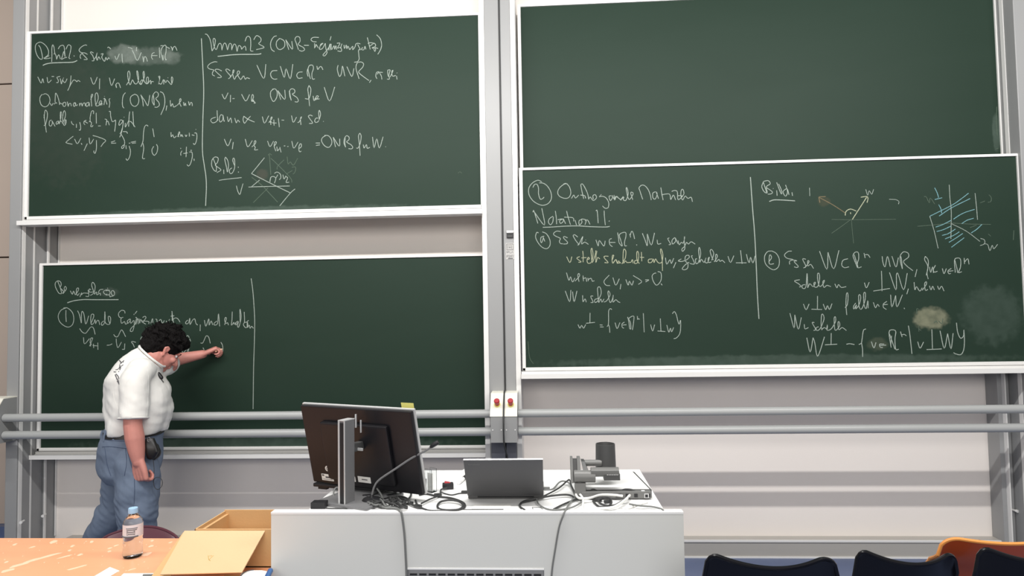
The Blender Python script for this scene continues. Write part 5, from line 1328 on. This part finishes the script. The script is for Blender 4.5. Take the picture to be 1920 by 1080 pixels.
W(D3, 995, 425, 8.09, """120,95 90,90 75,160 110,240 170,310 240,335 290,290 290,200 240,110 175,80; 205,145 160,160 150,210 165,245 190,180 185,150 215,225; 455,75 390,70 345,110 380,145 450,180 435,220 450,255 490,262; 560,170 510,150 500,175 555,230 550,260 495,265; 715,160 670,125 645,140 690,220 730,270 710,280; 730,275 790,150 780,200 775,265 820,235 875,270; 832,200 836,205; 990,200 1025,295 1040,210 1110,295 1130,215; 1230,180 1195,200 1200,270 1240,305; 1200,240 1285,240""")
W(D3, 1150, 425, 8.09, """65,90 80,180 90,250 135,295 110,200 90,130 130,95 185,90 190,150 170,230 175,290 205,290; 250,110 262,165; 255,130 280,70 305,110 322,185; 440,100 480,200 515,290 515,110; 515,110 575,280 625,95; 665,200 675,265 725,255; 850,170 825,185 850,230 870,270 840,275; 930,165 890,210 900,265 945,220 935,165 980,260; 980,210 1000,275 1030,240 1060,250 1080,180 1080,150 1075,230 1085,330 1050,375 1040,340 1080,300 1110,240 1140,265 1180,230 1240,265; 352,270 354,285""")
D4 = ('D', 'line v', 'chalk_yellow')
W(D4, 995, 425, 8.09, """545,455 595,545 625,455; 745,455 700,480 765,535 725,540; 790,370 797,450 795,540; 770,475 845,470; 850,500 890,490 875,465 855,510 870,555 920,540 945,430 930,330 915,360 925,470 935,545 975,440 990,360; 1005,370 990,450 990,545 1015,470 1050,490; 1180,450 1120,450 1120,480 1175,545 1120,545; 1240,500 1260,440 1240,440 1235,520 1250,555 1290,500 1315,560 1330,520 1365,555""")
W(D4, 1150, 425, 8.09, """0,545 40,500 60,550 105,550; 130,565 180,480 190,380 165,340 150,390 150,550 185,520 210,545 270,540; 270,540 290,500 300,555; 370,510 325,520 325,560 370,540 385,430 370,375 355,400 360,510 395,560; 425,385 432,525; 405,465 465,468; 590,490 535,500 535,545 580,540 605,490 615,545; 620,545 640,490 665,530 700,555 740,530 750,420 725,340 715,370 740,500 745,670""")
D4b = ('D', 'line v end', 'chalk')
W(D4b, 1150, 425, 8.09, "790,470 810,570 860,500 880,560 915,480; 950,540 910,630; 1030,490 985,520 1030,530 1070,520 1100,510 1150,470 1140,435 1095,450 1090,520 1130,560 1125,630 1080,655 1045,640 1090,580 1150,540")
W(D4b, 1290, 440, 10.36, """90,410 65,420 100,490 125,560 100,575 35,560; 175,470 145,480 155,560 200,540 245,380 225,250 205,300 220,450 230,545; 230,540 260,480 310,540 350,450 330,530 380,545 415,440 390,470 400,540 450,530; 460,500 500,370 460,290 430,320 460,430 490,490; 510,530 570,430 550,380 535,420 545,525 600,480 620,520 665,500 715,545; 775,420 825,540 890,410; 1020,305 1035,430 1050,565; 930,548 1135,548; 1135,380 1155,470 1190,545 1215,440 1260,550 1305,410""")
D5 = ('D', 'line wenn', 'chalk')
W(D5, 1050, 500, 6.605, """80,75 110,170 130,125 155,190 185,140; 185,180 240,120 235,85 220,110 235,185; 285,110 290,180; 290,150 320,140 330,185; 345,140 350,180; 350,160 385,145 400,180 425,175; 610,105 545,180 570,230 620,235; 655,135 690,230 735,150; 755,215 745,280; 815,160 845,230 860,180 890,230 910,175; 905,110 1010,180 970,220; 1055,165 1100,165 1060,190; 1210,60 1250,80 1250,170 1200,230 1160,190 1140,120 1165,85 1190,80; 1250,210 1265,230""")
D6 = ('D', 'line schreiben', 'chalk')
W(D6, 1050, 500, 6.605, """65,300 120,435 135,290; 155,310 175,435 210,300; 280,355 285,435 310,400 325,440; 410,365 380,370 410,440 380,445; 470,395 430,410 435,445 470,420 510,330 495,255 465,270 475,400 480,445 505,400 520,440 545,400; 545,440 580,420 620,350 600,300 595,340 620,445 650,400 660,350 655,440 690,410 720,435 745,445""")
D7 = ('D', 'set of w', 'chalk')
W(D7, 1070, 570, 6.605, """90,255 115,300 135,265 160,300 185,255; 240,110 238,235; 190,240 300,228; 360,260 395,262; 362,285 408,285; 510,70 490,58 470,90 470,200 465,260 450,280; 465,250 480,290 485,355; 550,230 575,305 610,230; 665,225 635,250 640,290 660,300; 640,262 690,258; 705,160 720,220 730,300 745,305 740,230 720,180 780,150 780,220 765,320; 825,150 830,195; 830,180 855,190; 900,115 910,350; 990,255 1015,335 1040,255; 1110,180 1118,335; 1075,335 1172,342; 1190,260 1215,350 1235,300 1250,345 1275,290; 1260,120 1285,95 1310,140 1330,220 1345,250 1360,200 1362,290 1350,370 1310,420 1275,430""")
DV = ('D', 'dividing stroke', 'chalk')
W(DV, 0, 0, 1, "1407,332 1411,390 1415,440 1418,500 1420,550 1423,598", 2.9)
E1 = ('D', 'sketch heading', 'chalk')
W(E1, 1420, 330, 5.39, """95,170 60,60; 60,60 45,110 70,160 100,170 90,110 130,80 110,48 60,55; 95,120 150,160 140,180 105,185; 160,125 162,130; 195,145 200,200; 195,65 240,180 245,150 215,80; 285,90 305,160 285,205 260,160 300,130 320,190; 350,165 355,200""")
W(E1, 1420, 330, 5.39, "120,258 170,242 260,244 380,252", 2.9)
E2 = ('D', 'right angle sketch', 'chalk_yellow')
W(E2, 1420, 330, 5.39, "960,440 1105,215; 1045,215 1105,208 1118,230 1108,270; 888,400 895,360 940,335 1000,355; 942,368 943,384", 2.6)
E3 = ('D', 'sketch marks', 'chalk')
W(E3, 1420, 330, 5.39, "527,120 530,202; 1095,135 1115,195 1130,150 1155,185 1175,135; 1330,236 1400,240 1430,260 1425,285", 1.8)
E4 = ('D', 'sketch faint', 'chalk_faint')
W(E4, 1420, 330, 5.39, "750,440 945,443 1200,440 1400,438; 945,440 850,510 750,580; 950,445 960,560 972,680", 1.8)
W(E4, 1710, 330, 5.42, "55,512 250,495 400,480 550,488 800,492; 780,190 805,220 800,260 770,268; 690,275 740,255; 775,590 800,612; 590,525 655,500; 120,210 145,215 175,275 185,225 230,285", 2.0)
E5 = ('D', 'arrow', 'chalk_orange')
W(E5, 1420, 330, 5.39, "885,372 760,290 620,215; 620,215 632,270; 620,212 690,208", 2.6)
F1 = ('D', 'hatching', 'chalk_blue')
W(F1, 1710, 330, 5.42, """180,410 400,300 490,240 575,175; 275,408 400,325 590,230; 420,440 480,400 540,370 635,340; 505,485 560,450 625,430; 240,520 310,495 400,450; 250,565 320,545 395,510; 305,605 370,585 440,540; 335,640 420,605 480,568; 375,675 440,635 515,585; 400,725 530,628; 230,240 305,222; 270,290 295,340 300,380; 230,120 255,170 270,220; 600,580 660,540 710,492""", 2.3)
F2 = ('D', 'plane sketch', 'chalk')
W(F2, 1710, 330, 5.42, "378,90 385,220 398,340 398,500 395,640; 180,410 225,560 265,735; 640,175 655,320 665,445; 400,485 550,560 690,665; 695,635 735,650 735,690 690,708; 740,690 770,700 790,760 815,705 830,740 870,695", 1.9)
G1 = ('D', 'line b', 'chalk')
W(G1, 1420, 455, 6.605, """190,105 130,110 90,170 100,260 160,320 215,335 265,290 270,200 230,130 170,102; 140,240 175,190 165,155 150,165 145,250 165,268 205,260; 425,105 380,110 335,155 370,195 440,210 400,230 400,270; 440,215 490,225 455,235 505,290 490,308 455,300; 600,205 560,205 600,290 570,315; 590,310 640,240 625,225 625,290 660,270 695,320; 770,105 860,330 875,120; 875,120 945,325 1010,95; 1120,200 1060,220 1045,280 1080,310 1135,300; 1240,310 1200,210 1185,160 1210,120 1250,125 1255,200 1240,250 1245,310 1290,300; 1200,150 1245,300; 1320,130 1335,190; 1335,150 1370,150 1395,185""")
W(G1, 1620, 455, 6.605, """225,170 235,250 262,298 290,170 325,298; 345,168 395,302 425,185; 475,325 450,230 450,160 490,115 545,130 550,180 490,230 520,280 605,348; 475,320 465,220 455,170; 655,330 632,425; 760,170 750,210 790,290 780,380 795,450; 760,170 795,220 790,320 770,405; 810,300 825,370 850,300 860,375; 885,280 860,330 870,365 910,355; 970,320 990,385 1020,320; 1080,320 1040,350 1050,385 1075,380; 1045,355 1105,348; 1130,370 1120,220 1160,190 1195,210 1195,300 1170,370 1210,360; 1125,220 1150,320 1160,375; 1240,190 1245,265; 1245,240 1285,200 1300,268""")
G2 = ('D', 'line b second', 'chalk')
W(G2, 1420, 455, 6.605, "525,460 460,475 510,510 540,540 520,550; 590,520 555,530 560,565 600,550 615,380 620,460 625,560; 625,555 650,510 690,545 720,495 700,500 710,550 750,540 770,450 765,385 745,390 750,480 775,545 820,500 830,465 810,490 825,555 860,530 910,545; 960,510 985,560 1005,520 1040,555 1100,545; 1325,495 1350,560 1385,490")
W(G2, 1620, 455, 6.605, "215,350 220,470 222,600; 115,600 320,568; 315,370 395,585 400,400; 400,400 420,385 490,585 535,378; 550,570 530,638; 620,490 630,585 650,545 690,600 720,560; 720,590 770,520 770,485 750,510 760,590 790,580; 810,535 830,585 850,540 870,585; 910,535 930,580 960,540 990,600")
G3 = ('D', 'line b third', 'chalk')
W(G3, 1470, 540, 6.33, """230,190 262,258 298,190; 398,95 396,250; 325,252 450,256; 465,190 495,258 515,210 540,255 570,185; 745,320 735,200 740,80 755,60 760,120 750,200 725,235; 850,180 825,220 830,250 860,200 850,250 890,200 910,120 900,80 885,100 890,220 920,250 960,150 965,60 945,70 950,200 975,245 995,150 998,240; 1060,170 1085,235 1110,195 1130,220; 1220,160 1180,190 1180,230 1215,255; 1180,200 1230,195; 1265,80 1280,225 1325,90; 1325,90 1340,225 1405,80; 1425,235 1430,250""")
G4 = ('D', 'line b fourth', 'chalk')
W(G4, 1470, 540, 6.33, "70,300 120,475 128,320; 128,320 170,490 205,350; 240,430 248,485 290,470; 360,410 335,415 375,490 350,505; 410,460 380,475 390,505 430,480 475,370 460,312 445,330 440,440 450,500; 450,490 480,470 510,490 515,435 510,500 560,485 610,400 610,345 595,360 600,480 620,500 660,450 655,405 640,410 650,495 690,470 740,505")
G5 = ('D', 'set of W', 'chalk')
W(G5, 1470, 540, 6.33, "270,590 310,760 345,590; 345,590 365,650 390,800 420,770 480,580; 560,535 558,668; 485,675 630,668; 740,668 780,662 835,672", 2.5)
W(G5, 1610, 560, 6.33, """85,360 55,380 40,480 30,530 0,545; 35,530 45,600 47,690; 150,510 180,585 205,520; 300,540 250,540 255,575 285,580; 255,555 325,552; 385,580 360,400 400,370 440,390 430,480 440,600 475,600; 365,420 430,600; 390,440 380,560; 495,390 515,455; 510,430 540,425 565,440; 590,320 610,450 632,655; 700,510 728,588 770,515; 868,365 875,595; 805,605 985,597; 965,380 1015,590 1055,415; 1055,415 1095,595 1120,410; 1160,285 1175,400 1210,470 1245,440 1248,370; 1248,370 1255,500 1245,610 1210,665 1150,655 1125,640""", 2.5)
G6 = ('D', 'remains of wiped words', 'chalk_faint')
W(G6, 1610, 560, 6.33, "690,180 690,120 710,125; 710,320 715,390; 715,360 740,380; 890,290 920,265 935,290; 950,265 985,295 1000,235", 2.0)
W(('A', 'stray mark', 'chalk_faint'), 0, 0, 1, "859,325 862,322 866,325", 1.6)
W(('B', 'stray streak', 'chalk_faint'), 0, 0, 1, "1869,200 1868,230 1870,255; 1866,280 1872,278", 2.0)
W(('D', 'stray streak', 'chalk_faint'), 0, 0, 1, "1901,432 1900,450; 990,640 993,670 1000,682", 2.0)
mk = {}
NAMES_N = 0
for (bk, ln, ch), strokes in LINES.items():
    t, Y = BOARDS[bk]
    bm = bmesh.new()
    for k, (P, w) in enumerate(strokes):
        pts = [at(x, y, Y) for x, y in P]
        if len(pts) > 2: pts = cr(pts, 4)
        for q in pts: q.y = Y - .0003 - (k % 3) * .0002
        ribbon(bm, pts, w * .58 * Y / FPX, (0, -1, 0), .0010)
    o = obj('chalk_writing', bm, M[ch], t, False)
    if ch == 'chalk_blue': o['label'] = 'blue chalk hatching'
    if ch == 'chalk_orange': o['label'] = 'orange chalk arrow'
